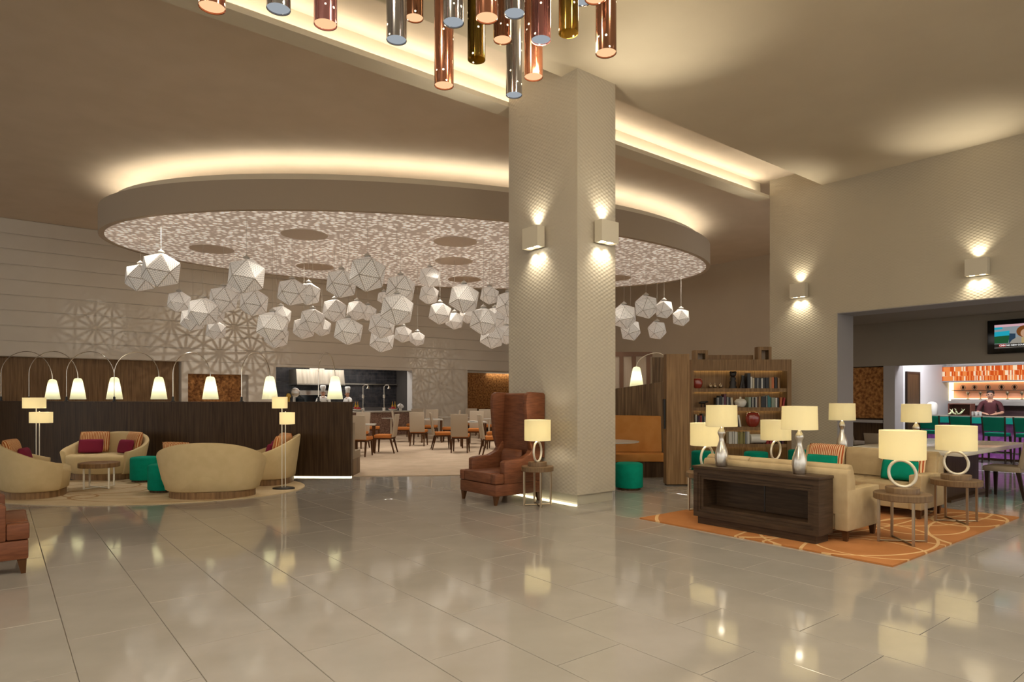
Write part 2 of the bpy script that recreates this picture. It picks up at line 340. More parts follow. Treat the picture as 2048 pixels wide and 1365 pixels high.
# ------------------------------------------------------------------ the setting
VB = 22.6                                         # back wall (grooved boards)
UR, UR2 = 13.77, 14.48                            # right wall, thick
U2 = 16.5                                         # wall behind the opening (screen hangs there)
VJ = 6.43
floor = struct('floor', MB().box(-22, 25, -10, 30, -0.2, -0.008), 'grout', label='polished greige stone tile floor')
floor_tiles = []
DU, DV = 0.525, 1.07
for k in range(-12, 40):
    for j in range(-8, 12):
        u0 = 0.34 + k*DU; v0 = (4.82 if k % 2 == 0 else 4.25) + j*DV
        c = G(u0+DU/2, v0+DV/2)
        if c.y < 2.2 or c.y > 19 or abs(c.x) > 0.86*c.y+0.8: continue
        if u0 > 16.3 and v0 < 1.5: continue
        if (c.x+3)**2+(c.y-27)**2 < 14.2**2: continue
        floor_tiles.append((c.y, u0, v0))
floor_tiles.sort()
def tile_mb(u0, v0, mb):
    g, e = 0.0015, 0.003
    a = [(u0+g, v0+g), (u0+DU-g, v0+g), (u0+DU-g, v0+DV-g), (u0+g, v0+DV-g)]
    b = [(u0+g+e, v0+g+e), (u0+DU-g-e, v0+g+e), (u0+DU-g-e, v0+DV-g-e), (u0+g+e, v0+DV-g-e)]
    return mb.add([(x, y, -0.008) for x, y in a]+[(x, y, -0.0015) for x, y in a]+[(x, y, 0) for x, y in b],
                  [(0, 1, 5, 4), (1, 2, 6, 5), (2, 3, 7, 6), (3, 0, 4, 7), (4, 5, 9, 8), (5, 6, 10, 9), (6, 7, 11, 10), (7, 4, 8, 11), (8, 9, 10, 11)])
tme = tile_mb(0, 0, MB()).mesh('floor_tile', 'tile', smooth=0)
rest = MB()
for i, (_, u0, v0) in enumerate(floor_tiles):
    if i < 300: link('floor_tile', tme, floor, (u0, v0, 0))
    else: tile_mb(u0, v0, rest)
if rest.v:
    o = rest.build('floor_tile_field', 'tile', floor, smooth=0); o['kind'] = 'stuff'
# restaurant carpet: the round dining floor
AC, AR = Vector((-3.0, 27.0)), 15.0
pts = []
for k in range(97):
    a = R(180 + 180*k/96); pts.append((AC.x+14.85*math.cos(a), AC.y+14.85*math.sin(a)))
cp = [p for p in pts]
carpet = MB().prism(cp, 0.001, 0.012).build('floor_carpet', 'carpet', smooth=0); tag(carpet, 'sand-beige carpet of the round dining area', kind='structure')

# ceilings
struct('ceiling', MB().box(-22, UR2, -10, 6.74, ZL, ZL+0.5), 'ceiling_paint', label='flat cream lobby ceiling')
struct('ceiling_dining', MB().box(-22, 26, 6.74, VB+0.3, ZC, ZC+0.2), 'ceiling_brown', label='warm brown dining room ceiling')
beam = MB().box(-22, UR, 7.95, 8.27, ZL, ZL+0.03).box(-22, UR, 7.95, 7.98, ZL+0.03, ZL+0.075).box(-22, UR, 8.17, 8.27, ZL+0.03, ZC)
struct('trim_1', beam, 'disc_lip', label='long pale cove beam along the ceiling slot')
# back wall: boards above, plain plaster with niches and hatch below
NU0, NU1 = -3.0, u_on_v(363, VB)                  # wood niche
C1a, C1b = u_on_v(376, VB), u_on_v(497, VB)       # copper niche
K0, K1 = u_on_v(552, VB), u_on_v(825, VB)         # kitchen hatch
C2a, C2b = u_on_v(935, VB), 21.0                  # second copper niche
ZT, ZN = 2.56, 2.56
zb0 = 2.60
wb = MB()
wb.box(-8, 21.2, VB+0.02, VB+0.4, zb0, ZC)
wb.box(NU1, C1a, VB, VB+0.4, 0, zb0).box(C1b, K0, VB, VB+0.4, 0, zb0).box(K1, C2a, VB, VB+0.4, 0, zb0)
wb.box(-8, NU1, VB+0.35, VB+0.45, 0, zb0).box(C1a, C1b, VB+0.32, VB+0.42, 0, zb0).box(C2a, C2b, VB+0.3, VB+0.42, 0, zb0)
wb.box(C1a, C1b, VB, VB+0.32, 2.22, zb0).box(K0, K1, VB, VB+0.4, 2.52, zb0)
wall_back = struct('wall_back', wb, 'board_wall', label='long back wall of wide horizontal greige boards', smooth=0)
nb = 9; bh = (ZC-zb0)/nb
bme = MB().add(*(lambda b: (b.v, b.f))(MB().profx([(VB+0.03, 0.011), (VB-0.002, 0.011), (VB-0.008, 0.018), (VB-0.008, bh-0.018), (VB-0.002, bh-0.011), (VB+0.03, bh-0.011)], -8, 21.1))).mesh('wall_board', 'board_wall', smooth=0)
for k in range(nb): link('wall_board', bme, wall_back, (0, 0, zb0+k*bh))
# niche linings
wp = MB().box(-8, NU1-0.02, VB+0.30, VB+0.35, 0, zb0).build('niche_panel', 'shelf_wood', wall_back)
cp1 = MB().box(C1a, C1b-0.15, VB+0.29, VB+0.32, 0, 2.22).build('copper_panel', 'copper_panel', wall_back); cp1['label'] = 'hammered copper panel in a wall niche'
cp2 = MB().box(C2a, C2b, VB+0.26, VB+0.30, 0.95, 2.5).build('copper_panel', 'copper_panel', wall_back); cp2['label'] = 'hammered copper panel beside the tall wing chair'
MB().box(C2a, C2b, VB+0.2, VB+0.30, 0, 0.95).build('wainscot', 'dark_wood', wall_back)
struct('wall_dining_side', MB().box(20.9, 21.2, 6.7, VB+0.3, 0, ZC), 'side_wall', label='plain taupe side wall of the dining room')
# right wall with the wide opening
wr = MB().box(UR, UR2, VJ, 7.94, 0, ZC).box(UR, UR2, -6, VJ, 3.24, ZL+0.1)
struct('wall_right', wr, 'woven_wall', label='tall beige textured wall above the bar opening', smooth=0)
jl = MB().box(UR+0.01, UR2, VJ-0.012, VJ, 0, 3.24).box(UR+0.01, UR2, -6, VJ-0.012, 3.225, 3.24)
struct('trim_2', jl, 'grey_paint', label='grey reveal lining of the bar opening', smooth=0)
struct('ceiling_bar_lobby', MB().box(UR2, U2, -6, 7.94, 3.24, 3.4), 'taupe_wall', smooth=0)
PJ0, PJ1 = v_on_u(1789, U2), v_on_u(1766, U2)
PJ2 = 9.0
w2 = MB().box(U2, U2+0.3, -6, PJ0, 2.22, 3.3).box(U2, U2+0.3, PJ0, PJ2, 2.22, 3.3)
struct('wall_bar', w2, 'taupe_wall', label='dark taupe wall that carries the television', smooth=0)
w3 = MB().box(U2+0.02, U2+0.5, PJ0, PJ1, 0, 2.22)
struct('wall_bar_pier', w3, 'grey_paint', label='slim grey pier beside the bar', smooth=0)
w4 = MB().box(U2+0.12, U2+0.3, PJ1, PJ2, 0, 2.22)
wbp = struct('wall_bar_niche', w4, 'dark_wood', label='dark wainscot niche holding a copper panel', smooth=0)
o = MB().box(U2+0.08, U2+0.12, PJ1+0.02, 7.6, 0.97, 2.2).build('copper_panel', 'copper_panel', wbp); o['label'] = 'hammered copper panel by the bar'
MB().box(U2+0.02, U2+0.12, PJ1+0.02, 8.9, 0.86, 0.93).build('rail', 'grey_paint', wbp)
# bar room shell
UB = 20.3
struct('wall_bar_room', MB().box(U2+0.5, UB+0.3, PJ0+0.02, PJ0+0.3, 0, 2.9).box(UB, UB+0.3, -4, PJ0+0.1, 0, 2.9), 'white_paint', label='white painted walls of the bar room', smooth=0)
struct('ceiling_bar_room', MB().box(U2+0.3, UB+0.3, -4, PJ0+0.3, 2.85, 3.0), 'white_paint', smooth=0)
du0, du1 = u_on_v(1812, PJ0), u_on_v(1838, PJ0)
dr = struct('door_1', MB().box(du0+0.05, du1-0.05, PJ0-0.02, PJ0+0.03, 0, 2.05), 'dark_wood', label='dark wooden door in the white bar wall')
MB().box(du0, du0+0.05, PJ0-0.03, PJ0+0.03, 0, 2.1).box(du1-0.05, du1, PJ0-0.03, PJ0+0.03, 0, 2.1).box(du0+0.05, du1-0.05, PJ0-0.03, PJ0+0.03, 2.05, 2.1).build('door_frame', 'dark_leg', dr)
MB().tube([(du0+0.12, PJ0-0.02, 1.0), (du0+0.12, PJ0-0.06, 1.0), (du0+0.22, PJ0-0.06, 1.0)], 0.01).build('door_handle', 'steel', dr)
light('bar_ceiling_light', 'AREA', G(17.45, 4.0, 2.82), 170, COOL, (0, R(-18), TH), shape='RECTANGLE', size=0.7, size_y=4.5)
light('bar_wash_light', 'AREA', G(17.6, PJ0-0.4, 2.8), 14, COOL, (0, 0, TH), shape='RECTANGLE', size=1.4, size_y=0.3)

# ------------------------------------------------------------------ column
U0c, U1c, V0c, V1c = 6.23, 6.99, 6.42, 7.94
colm = thing('column', 'massive beige textured column beside the tall wing chair', 'column', G(U0c, V0c), TH)
cw, cd = U1c-U0c, V1c-V0c
MB().box(0, cw, 0, cd, 0.14, ZC).build('shaft', 'woven_wall_column', colm, smooth=0)
MB().box(0.03, cw-0.03, 0.03, cd-0.03, 0, 0.14).build('plinth', 'polished_stone', colm, smooth=0)
o = MB().box(-0.03, 0.0, 0.0, cd, 0.0, 0.014).build('light_strip', 'led', colm, smooth=0); o['label'] = 'glowing floor strip along the column foot'

def sconce(loc, rz, label):
    t = thing('wall_sconce', label, 'wall lamp', loc, rz, 'box wall sconces')
    # local: back plate on the wall at y = 0, body towards -y
    MB().box(-0.05, 0.05, -0.03, 0.0, -0.08, 0.08).build('back_plate', 'ivory', t, smooth=0)
    b = MB()
    b.box(-0.17, 0.17, -0.17, -0.16, -0.15, 0.15).box(-0.17, 0.17, -0.04, -0.03, -0.15, 0.15).box(-0.17, -0.16, -0.16, -0.04, -0.15, 0.15).box(0.16, 0.17, -0.16, -0.04, -0.15, 0.15).box(-0.16, 0.16, -0.16, -0.04, -0.02, 0.02)
    b.build('housing', 'ivory', t, smooth=0)
    for x in (-0.08, 0.08):
        MB().cyl(x, -0.10, -0.142, -0.132, 0.045, n=16).build('lens', 'lens', t)
    MB().cyl(0, -0.10, 0.10, 0.11, 0.05, n=16).build('lens', 'lens', t)
    light('sconce_up', 'SPOT', (0, -0.09, 0.155), 24, WARM, (R(180-6), 0, 0), t, spot_size=R(105), spot_blend=1.0, shadow_soft_size=0.03)
    light('sconce_throw', 'SPOT', (0, -0.10, 0.156), 130, WARM, (R(180+24), 0, 0), t, spot_size=R(66), spot_blend=1.0, shadow_soft_size=0.03)
    for x in (-0.08, 0.08):
        light('sconce_down', 'SPOT', (x, -0.09, -0.155), 18, WARM, (R(8), 0, 0), t, spot_size=R(110), spot_blend=1.0, shadow_soft_size=0.03)
# sconce local -y must look along the wall normal
sconce(G(U0c, v_on_u(1077, U0c), 3.81), TH-R(90), 'cream box sconce on the left face of the column')
sconce(G(u_on_v(1203, V0c), V0c, 3.80), TH, 'cream box sconce on the right face of the column')
sconce(G(UR, v_on_u(1602, UR), 3.80), TH-R(90), 'cream box sconce on the right wall nearer the bookcase')
sconce(G(UR, v_on_u(1958, UR), 3.80), TH-R(90), 'cream box sconce on the right wall above the bar opening')

# ------------------------------------------------------------------ ceiling disc
disc = thing('ceiling_disc', 'huge oval suspended ceiling disc with lace-patterned underside', 'ceiling feature', (DC.x, DC.y, ZD), DANG)
def ell(off, n=96): return [((DA-off)*math.cos(2*math.pi*k/n), (DB-off)*math.sin(2*math.pi*k/n)) for k in range(n)]
def ring_wall(o0, o1, z0, z1):
    a, b = ell(o0), ell(o1); n = len(a); m = MB()
    m.add([(x, y, z0) for x, y in a]+[(x, y, z1) for x, y in a]+[(x, y, z1) for x, y in b]+[(x, y, z0) for x, y in b],
          [q for k in range(n) for q in ((k, (k+1) % n, n+(k+1) % n, n+k), (n+k, n+(k+1) % n, 2*n+(k+1) % n, 2*n+k), (2*n+k, 2*n+(k+1) % n, 3*n+(k+1) % n, 3*n+k), (3*n+k, 3*n+(k+1) % n, (k+1) % n, k))])
    return m
ring_wall(0, 0.12, 0.0, 0.60).build('rim', 'disc_side', disc)
MB().prism(ell(0.10), 0.012, 0.06).build('lace_panel', 'disc_lace', disc, smooth=0)
MB().prism(ell(0.10), 0.55, 0.58).build('top_deck', 'disc_side', disc, smooth=0)
ring_wall(0.28, 0.34, 0.58, 0.80).build('cove_lip', 'disc_lip', disc)
ring_wall(0.44, 0.90, 0.60, 0.66).build('uplight_ring', 'led_ring', disc)
for k in range(len(MEDAL)):
    p = Matrix.Rotation(-DANG, 2) @ (medal_pos(k)-DC)
    MB().lathe([(0.52, 0.014), (0.52, 0.0), (0.30, -0.004), (0.22, 0.002)], 36, (p.x, p.y, 0)).build('medallion', 'medallion', disc)
for (x, y) in ((-4, 0), (4, 0), (0, 2), (0, -2)):
    MB().cyl(x, y, 0.58, ZC-ZD, 0.03, n=10).build('hanger', 'disc_side', disc)

# ------------------------------------------------------------------ faceted lattice pendants
PEND = [(281,556,61),(322,541,76),(358,604,46),(493,552,76),(406,624,62),(386,640,50),(428,628,44),(432,661,40),(447,599,58),(473,583,44),(508,606,58),
 (584,585,60),(617,588,49),(545,653,65),(562,631,42),(553,673,50),(625,641,52),(608,657,46),(644,655,38),(669,621,50),(697,663,60),(683,568,64),
 (735,548,76),(714,621,43),(736,626,36),(764,651,56),(764,681,52),(801,579,63),(768,596,28),(794,620,70),(806,669,37),(835,678,31),(860,555,46),
 (858,590,42),(928,597,64),(979,591,40),(880,627,48),(909,642,38),(936,630,38),(967,643,60),(990,636,46),(984,674,52),(1013,670,42),(1016,609,54),(1012,648,36),
 (1248,633,52),(1261,661,44),(1292,614,50),(1328,619,39),(1362,635,37),(1314,661,39)]
gold = (1+5**0.5)/2
ICO_V = [Vector(p).normalized() for p in ((-1, gold, 0), (1, gold, 0), (-1, -gold, 0), (1, -gold, 0), (0, -1, gold), (0, 1, gold), (0, -1, -gold), (0, 1, -gold), (gold, 0, -1), (gold, 0, 1), (-gold, 0, -1), (-gold, 0, 1))]
ICO_F = [(0, 11, 5), (0, 5, 1), (0, 1, 7), (0, 7, 10), (0, 10, 11), (1, 5, 9), (5, 11, 4), (11, 10, 2), (10, 7, 6), (7, 1, 8), (3, 9, 4), (3, 4, 2), (3, 2, 6), (3, 6, 8), (3, 8, 9), (4, 9, 5), (2, 4, 11), (6, 2, 10), (8, 6, 7), (9, 8, 1)]
EDGE = (ICO_V[0]-ICO_V[11]).length
# one triangular panel, centred, with a folded rim; shared by all
tri = [Vector((EDGE/math.sqrt(3)*math.cos(R(90+120*k)), EDGE/math.sqrt(3)*math.sin(R(90+120*k)), 0)) for k in range(3)]
pm = MB(); q = [0.985, 0.90]
pm.add([t*0.985 for t in tri]+[t*0.93+Vector((0, 0, 0.012)) for t in tri]+[t*0.97-Vector((0, 0, 0.02)) for t in tri],
       [(3, 4, 5), (0, 1, 4, 3), (1, 2, 5, 4), (2, 0, 3, 5), (8, 7, 6), (1, 0, 6, 7), (2, 1, 7, 8), (0, 2, 8, 6)])
pm.m[1:] = [1]*7
panel_me = pm.mesh('panel', ['lattice', 'lattice_edge'], smooth=0)
PANEL_M = []
for f in ICO_F:
    a, b, c = (ICO_V[i] for i in f); ce = (a+b+c)/3; nz = ce.normalized(); ny = (a-ce).normalized(); nx = ny.cross(nz)
    PANEL_M.append(Matrix(((nx.x, ny.x, nz.x, ce.x), (nx.y, ny.y, nz.y, ce.y), (nx.z, ny.z, nz.z, ce.z), (0, 0, 0, 1))))
wire_me = MB().cyl(0, 0, 0, 1, 0.004, n=6).mesh('cord', 'wire')
cap_me = MB().lathe([(0.10, 0), (0.10, 0.03), (0.03, 0.08), (0.012, 0.10)], 12).mesh('cap', 'wire')
def in_disc(x, y):
    dx, dy = x-DC.x, y-DC.y
    p = dx*math.cos(DANG)+dy*math.sin(DANG); w = -dx*math.sin(DANG)+dy*math.cos(DANG)
    return (p/(DA-0.3))**2+(w/(DB-0.3))**2 < 1
placed = []
rows = {}
for (px, py, d) in sorted(PEND, key=lambda p: -p[2]):
    Y0 = 13.3+(78-d)*0.11
    for Y in sorted([Y0+0.1*k for k in range(-45, 75)], key=lambda y: abs(y-Y0)*(1 if y > Y0 else 1.6)):
        x, z, r = PX(px, Y), PZ(py, Y), d*Y/2600*1.03
        if in_disc(x, Y) and z+r < ZD-0.12 and not any((Vector((x, Y, z))-c).length < (r+c2)*0.97 for c, c2, *_ in placed): break
    placed.append((Vector((x, Y, z)), r, px, py))
for side in (0, 1):
    for tier in range(3):
        mem = sorted([p for p in placed if (p[2] > 1100) == bool(side) and (0 if p[3] < 600 else 1 if p[3] < 645 else 2) == tier], key=lambda p: p[2])
        for i, (c, r, px, py) in enumerate(mem):
            lab = 'white faceted lattice pendant, %s from left in the %s tier %s of the column' % (ORD[i], ('upper', 'middle', 'lower')[tier], ('left', 'right')[side])
            t = thing('faceted_pendant', lab, 'pendant lamp', c, 0, 'faceted lattice pendants under the disc')
            rot = Matrix.Rotation(R(18+random.uniform(-6, 6)+(50 if side else 0)), 4, 'Z') @ Matrix.Rotation(R(14+random.uniform(-5, 5)), 4, 'X') @ Matrix.Rotation(R(8), 4, 'Y')
            for pmx in PANEL_M:
                o = link('panel', panel_me, t); o.matrix_local = Matrix.Scale(r, 4) @ rot @ pmx
            o = link('cord', wire_me, t, (0, 0, r*0.93)); o.scale = (1, 1, ZD+0.02-c.z-r*0.93)
            o = link('cap', cap_me, t, (0, 0, r*0.90)); o.scale = (0.7, 0.7, 0.7)

# ------------------------------------------------------------------ tube pendants over the lobby
TUBES = [(424,16,50,'copper','peach'),(557,19,46,'smoke','blue'),(651,50,45,'rose','peach'),(793,81,40,'smoke','blue'),(829,37,35,'brown','peach'),(888,172,38,'copper','peach'),
 (893,43,34,'gold','gold'),(907,46,41,'smoke','blue'),(953,120,35,'gold','gold'),(974,37,44,'copper','peach'),(1005,81,36,'brown','peach'),(1029,28,41,'smoke','blue'),(1028,191,32,'smoke','blue'),
 (1067,155,37,'copper','peach'),(1082,81,39,'rose','blue'),(1137,67,39,'gold','gold'),(1166,3,36,'smoke','blue'),(1191,-2,43,'copper','peach'),(1212,107,41,'brown','peach')]
tshade = {}
NAMES = {'copper': 'copper-tinted', 'smoke': 'smoky grey', 'rose': 'rose-tinted', 'brown': 'brown-tinted', 'gold': 'amber gold'}
for i, (px, py, w, body, end) in enumerate(sorted(TUBES)):
    Y = 0.15*1300/w; x, z = PX(px, Y), PZ(py, Y)
    t = thing('tube_pendant', '%s mirrored tube pendant, %s from left in the ceiling cluster' % (NAMES[body], ORD[i]), 'pendant lamp', (x, Y, z), random.uniform(0, 6), 'tube pendants over the lobby')
    if body not in tshade:
        tshade[body] = MB().lathe([(0.073, 0.004), (0.076, 0.0), (0.076, 1.1), (0.070, 1.11), (0.01, 1.12)], 28, caps=False).mesh('shade', 'tube_'+body)
    if end not in tshade:
        tshade[end] = MB().lathe([(0.0005, 0.012), (0.072, 0.012), (0.072, 0.02), (0.0005, 0.02)], 28, caps=False).mesh('diffuser', end+'_glow')
    link('shade', tshade[body], t); link('diffuser', tshade[end], t)
    MB().cyl(0, 0, 1.11, ZL-z, 0.005, n=6).build('cord', 'wire', t)
light('tube_upper_light', 'POINT', (0.9, 6.2, 5.35), 60, (1.0, 0.86, 0.6), shadow_soft_size=0.2)  # added bare point light, out of view, brightens the ceiling near the column
light('tube_cluster_light', 'POINT', (0.3, 5.0, 4.15), 55, (1.0, 0.78, 0.5), shadow_soft_size=0.25)

# ------------------------------------------------------------------ soft goods helpers
def pillow_mb(w, h, t, n=12):
    m = MB(); vs = []; fs = []
    for s in (1, -1):
        o = len(vs)
        for j in range(n+1):
            for i in range(n+1):
                a, b = -1+2*i/n, -1+2*j/n
                th = t/2*((1-a**4)**0.55)*((1-b**4)**0.55)
                k = 1-0.05*(a*a*b*b) - 0.04*(1-abs(a*b))*(abs(a)**6+abs(b)**6)*0.5
                vs.append((a*w/2*k, -s*th, b*h/2*k))
        for j in range(n):
            for i in range(n):
                q = (o+j*(n+1)+i, o+j*(n+1)+i+1, o+(j+1)*(n+1)+i+1, o+(j+1)*(n+1)+i)
                fs.append(q if s > 0 else q[::-1])
    m.add(vs, fs)
    return m
PM = {}
def pillow(loc, rz, tilt, w, h, t, m, label, group):
    k = (w, h, t, m)
    if k not in PM:
        me = pillow_mb(w, h, t).mesh('cushion', m, smooth=180)
        bm = bmesh.new(); bm.from_mesh(me); bmesh.ops.remove_doubles(bm, verts=bm.verts[:], dist=0.001); bm.to_mesh(me); bm.free()
        PM[k] = me
    o = bpy.data.objects.new('cushion', PM[k]); COL.objects.link(o)
    o.matrix_world = Matrix.Translation(loc) @ Matrix.Rotation(rz, 4, 'Z') @ Matrix.Rotation(tilt, 4, 'X')
    return tag(o, label, 'cushion', group)
def leg(t, x, y, z0, z1, r0, r1, m, ox=0, oy=0, name='leg'):
    return MB().hexa([(x+ox-r0, y+oy-r0, z0), (x+ox+r0, y+oy-r0, z0), (x+ox+r0, y+oy+r0, z0), (x+ox-r0, y+oy+r0, z0)],
                     [(x-r1, y-r1, z1), (x+r1, y-r1, z1), (x+r1, y+r1, z1), (x-r1, y+r1, z1)]).build(name, m, t, smooth=0)

# ------------------------------------------------------------------ left lounge: round rug, tub sofas
RUGC = Vector((-5.85, 10.5))
rug = MB().lathe([(1.0, 0.0005), (1.0, 0.012), (0.99, 0.016), (0.0005, 0.016)], 96, (0, 0, 0), 2.45, 1.62).build('rug', 'rug_cream', None, (RUGC.x, RUGC.y, 0), smooth=60)
tag(rug, 'cream oval rug with brown loops under the tub sofas', 'rug')
def tub_mesh():
    A, B, TH0, n = 0.80, 0.54, R(118), 40
    sh = MB(); vs = []; fs = []
    prof_n = 12
    for i in range(n+1):
        t = -TH0+2*TH0*i/n
        h = 0.50+0.32*(0.5+0.5*math.cos(math.pi*abs(t)/TH0))**0.75
        ex = 0.85
        sx = math.copysign(abs(math.sin(t))**ex, math.sin(t)); cy = -math.copysign(abs(math.cos(t))**ex, math.cos(t))
        def P(s, z): return (sx*A*s, cy*B*s+0.02, z)
        zb = 0.10
        fl = lambda z: 0.80+0.20*min(1, (z-zb)/(0.81-zb))**0.75
        L = [P(fl(zb)-0.03, zb), P(fl(zb), zb+0.02), P(fl(zb+(h-zb)*0.33), zb+(h-zb)*0.33), P(fl(zb+(h-zb)*0.66), zb+(h-zb)*0.66), P(fl(h-0.03), h-0.03), P(fl(h)-0.015, h-0.006), P(fl(h)-0.055, h),
             P(fl(h)-0.095, h-0.008), P(fl(h)-0.115, h-0.035), P(fl(h*0.75)-0.13, max(0.30, h*0.75)), P(fl(0.3)-0.12, 0.29), P(fl(0.1)-0.16, 0.10)]
        vs += L
    for i in range(n):
        for k in range(prof_n):
            fs.append((i*prof_n+k, (i+1)*prof_n+k, (i+1)*prof_n+(k+1) % prof_n, i*prof_n+(k+1) % prof_n))
    fs += [tuple(range(prof_n)), tuple(range((n+1)*prof_n-1, n*prof_n-1, -1))]
    sh.add(vs, fs)
    seat = MB().lathe([(0.60, 0.10), (0.655, 0.12), (0.70, 0.36), (0.69, 0.405), (0.64, 0.425), (0.0005, 0.43)], 48, (0, 0.0, 0), 1.0, 0.66)
    base = MB().lathe([(0.60, 0.0), (0.60, 0.10), (0.0005, 0.10)], 48, (0, 0.0, 0), 1.0, 0.68)
    return sh.mesh('back_shell', 'cream_fabric', smooth=60), seat.mesh('seat', 'cream_fabric', smooth=60), base.mesh('plinth', 'walnut', smooth=60)
tub = tub_mesh()
TZ = 0.016
def tub_sofa(x, y, rz, label):
    t = thing('tub_sofa', label, 'sofa', (x, y, TZ), rz, 'cream tub sofas on the oval rug')
    link('back_shell', tub[0], t); link('seat', tub[1], t); link('plinth', tub[2], t)
    return t
# facing: local +y is the open front
tubs = [(-7.22, 9.82, R(-48), 'cream tub sofa at the left edge of the picture, seen from behind'),
        (-7.42, 11.85, R(180-8), 'cream tub sofa facing the viewer in front of the dark partition'),
        (-4.47, 9.72, R(10), 'cream tub sofa nearest the viewer with its curved back turned'),
        (-4.22, 11.3, R(106), 'cream tub sofa beside the two-shade floor lamp, facing left')]
for a in tubs: tub_sofa(*a)
def on_sofa(k, lx, ly, lz):
    x, y, rz, _ = tubs[k]; return Vector((x+lx*math.cos(rz)-ly*math.sin(rz), y+lx*math.sin(rz)+ly*math.cos(rz), TZ+lz))
W1 = ['left edge', 'viewer-facing', 'nearest', 'right-hand']
for k, spots in enumerate(([(-0.40, 0.0)], [(0.40, 0.0), (-0.40, 0.0)], [(-0.42, 0.0)], [(0.34, 0.0), (-0.36, 0.02)])):
    for i, (lx, ly) in enumerate(spots):
        rz = tubs[k][2]; side = ' at its %s end' % ('left' if (i == 0) else 'right') if len(spots) > 1 else ''
        a = 0.45 if lx > 0 else -0.45
        pillow(on_sofa(k, lx, -0.22, 0.635), rz+math.pi+a, R(-14), 0.50, 0.40, 0.13, 'stripes', 'orange striped cushion on the %s tub sofa%s' % (W1[k], side), 'striped cushions on the tub sofas')
        pillow(on_sofa(k, lx*0.88, -0.075, 0.565), rz+math.pi+a*0.8, R(-14), 0.42, 0.26, 0.11, 'magenta', 'magenta cushion on the %s tub sofa%s' % (W1[k], side), 'magenta cushions on the tub sofas')
# low round table
t = thing('coffee_table', 'round wooden low table between the tub sofas', 'table', (-6.70, 10.55, TZ), R(20))
MB().lathe([(0.285, 0.335), (0.295, 0.34), (0.295, 0.405), (0.288, 0.41), (0.0005, 0.41)], 40).build('table_top', 'walnut', t)
for k in range(4):
    a = R(45+90*k); c, s_ = math.cos(a), math.sin(a)
    MB().box(0.245*c-0.012, 0.245*c+0.012, 0.245*s_-0.012, 0.245*s_+0.012, 0.0, 0.335).build('leg', 'pearl', t, smooth=0)
MB().tube([(-0.17, -0.17, 0.01), (0.17, 0.17, 0.01)], 0.009, 6).tube([(-0.17, 0.17, 0.01), (0.17, -0.17, 0.01)], 0.009, 6).build('stretcher', 'pearl', t)
# poufs
pf = [MB().lathe([(0.212, 0.035), (0.222, 0.05), (0.222, 0.395), (0.212, 0.415), (0.19, 0.425), (0.0005, 0.43)], 36).mesh('cushion', 'teal_felt', smooth=50),
      MB().lathe([(0.195, 0.0), (0.195, 0.036), (0.0005, 0.036)], 36).mesh('plinth', 'dark_wood', smooth=50)]
for x, y, z, lab in ((-6.42, 11.35, 0.016, 'teal round pouf beside the low wooden table'), (-5.44, 10.15, 0.016, 'teal round pouf half hidden by the nearest tub sofa'),
                     (PX(1258, 10.5), 10.5, 0, 'teal round pouf in front of the orange booth'), (PX(1406, 12.75), 12.75, 0, 'teal round pouf at the left foot of the bookcase'),
                     (PX(1512, 12.6), 12.6, 0, 'teal round pouf before the middle of the bookcase'), (PX(1600, 13.0), 13.0, 0, 'teal round pouf at the right foot of the bookcase')):
    t = thing('pouf', lab, 'pouf', (x, y, z), 0, 'teal poufs')
    link('cushion', pf[0], t); link('plinth', pf[1], t)

# ------------------------------------------------------------------ two-shade floor lamps
def floor_lamp(x, y, z, sx, rz, label):
    t = thing('floor_lamp', label, 'floor lamp', (x, y, z), rz, 'two-shade floor lamps')
    MB().lathe([(0.16, 0.0), (0.16, 0.018), (0.14, 0.026), (0.0005, 0.026)], 32, (0, 0, 0), 1.1, 0.7).build('base', 'black_metal', t)
    for dx, zt, k in ((-0.028, 1.47, 0), (0.028, 1.24, 1)):
        MB().cyl(dx, 0, 0.02, zt, 0.008, n=8).build('pole', 'pearl', t)
        cx = dx*0.6+(-0.045 if k == 0 else 0.04)
        z0, z1 = ((1.29, 1.475), (1.035, 1.225))[k]
        MB().lathe([(0.118, z0), (0.118, z1), (0.114, z1), (0.114, z0)], 32, (cx, 0, 0), sx, 1, caps=False).build('lamp_shade', 'floor_shade', t)
        MB().tube([(dx, 0, z1-0.03), (cx-0.11*sx, 0, z1-0.03)], 0.003, 5).tube([(dx, 0, z1-0.03), (cx+0.11*sx, 0, z1-0.03)], 0.003, 5).build('shade_ring', 'pearl', t)
        light('lamp_bulb', 'POINT', (cx, 0.0, (z0+z1)/2), 3.0, WARM, parent=t, shadow_soft_size=0.035)
floor_lamp(-3.66, 10.42, 0.016, 1.0, 0, 'white two-shade floor lamp standing at the right edge of the rug')
floor_lamp(-8.28, 11.35, 0.0, 1.65, 0, 'white two-shade floor lamp behind the leftmost tub sofa')

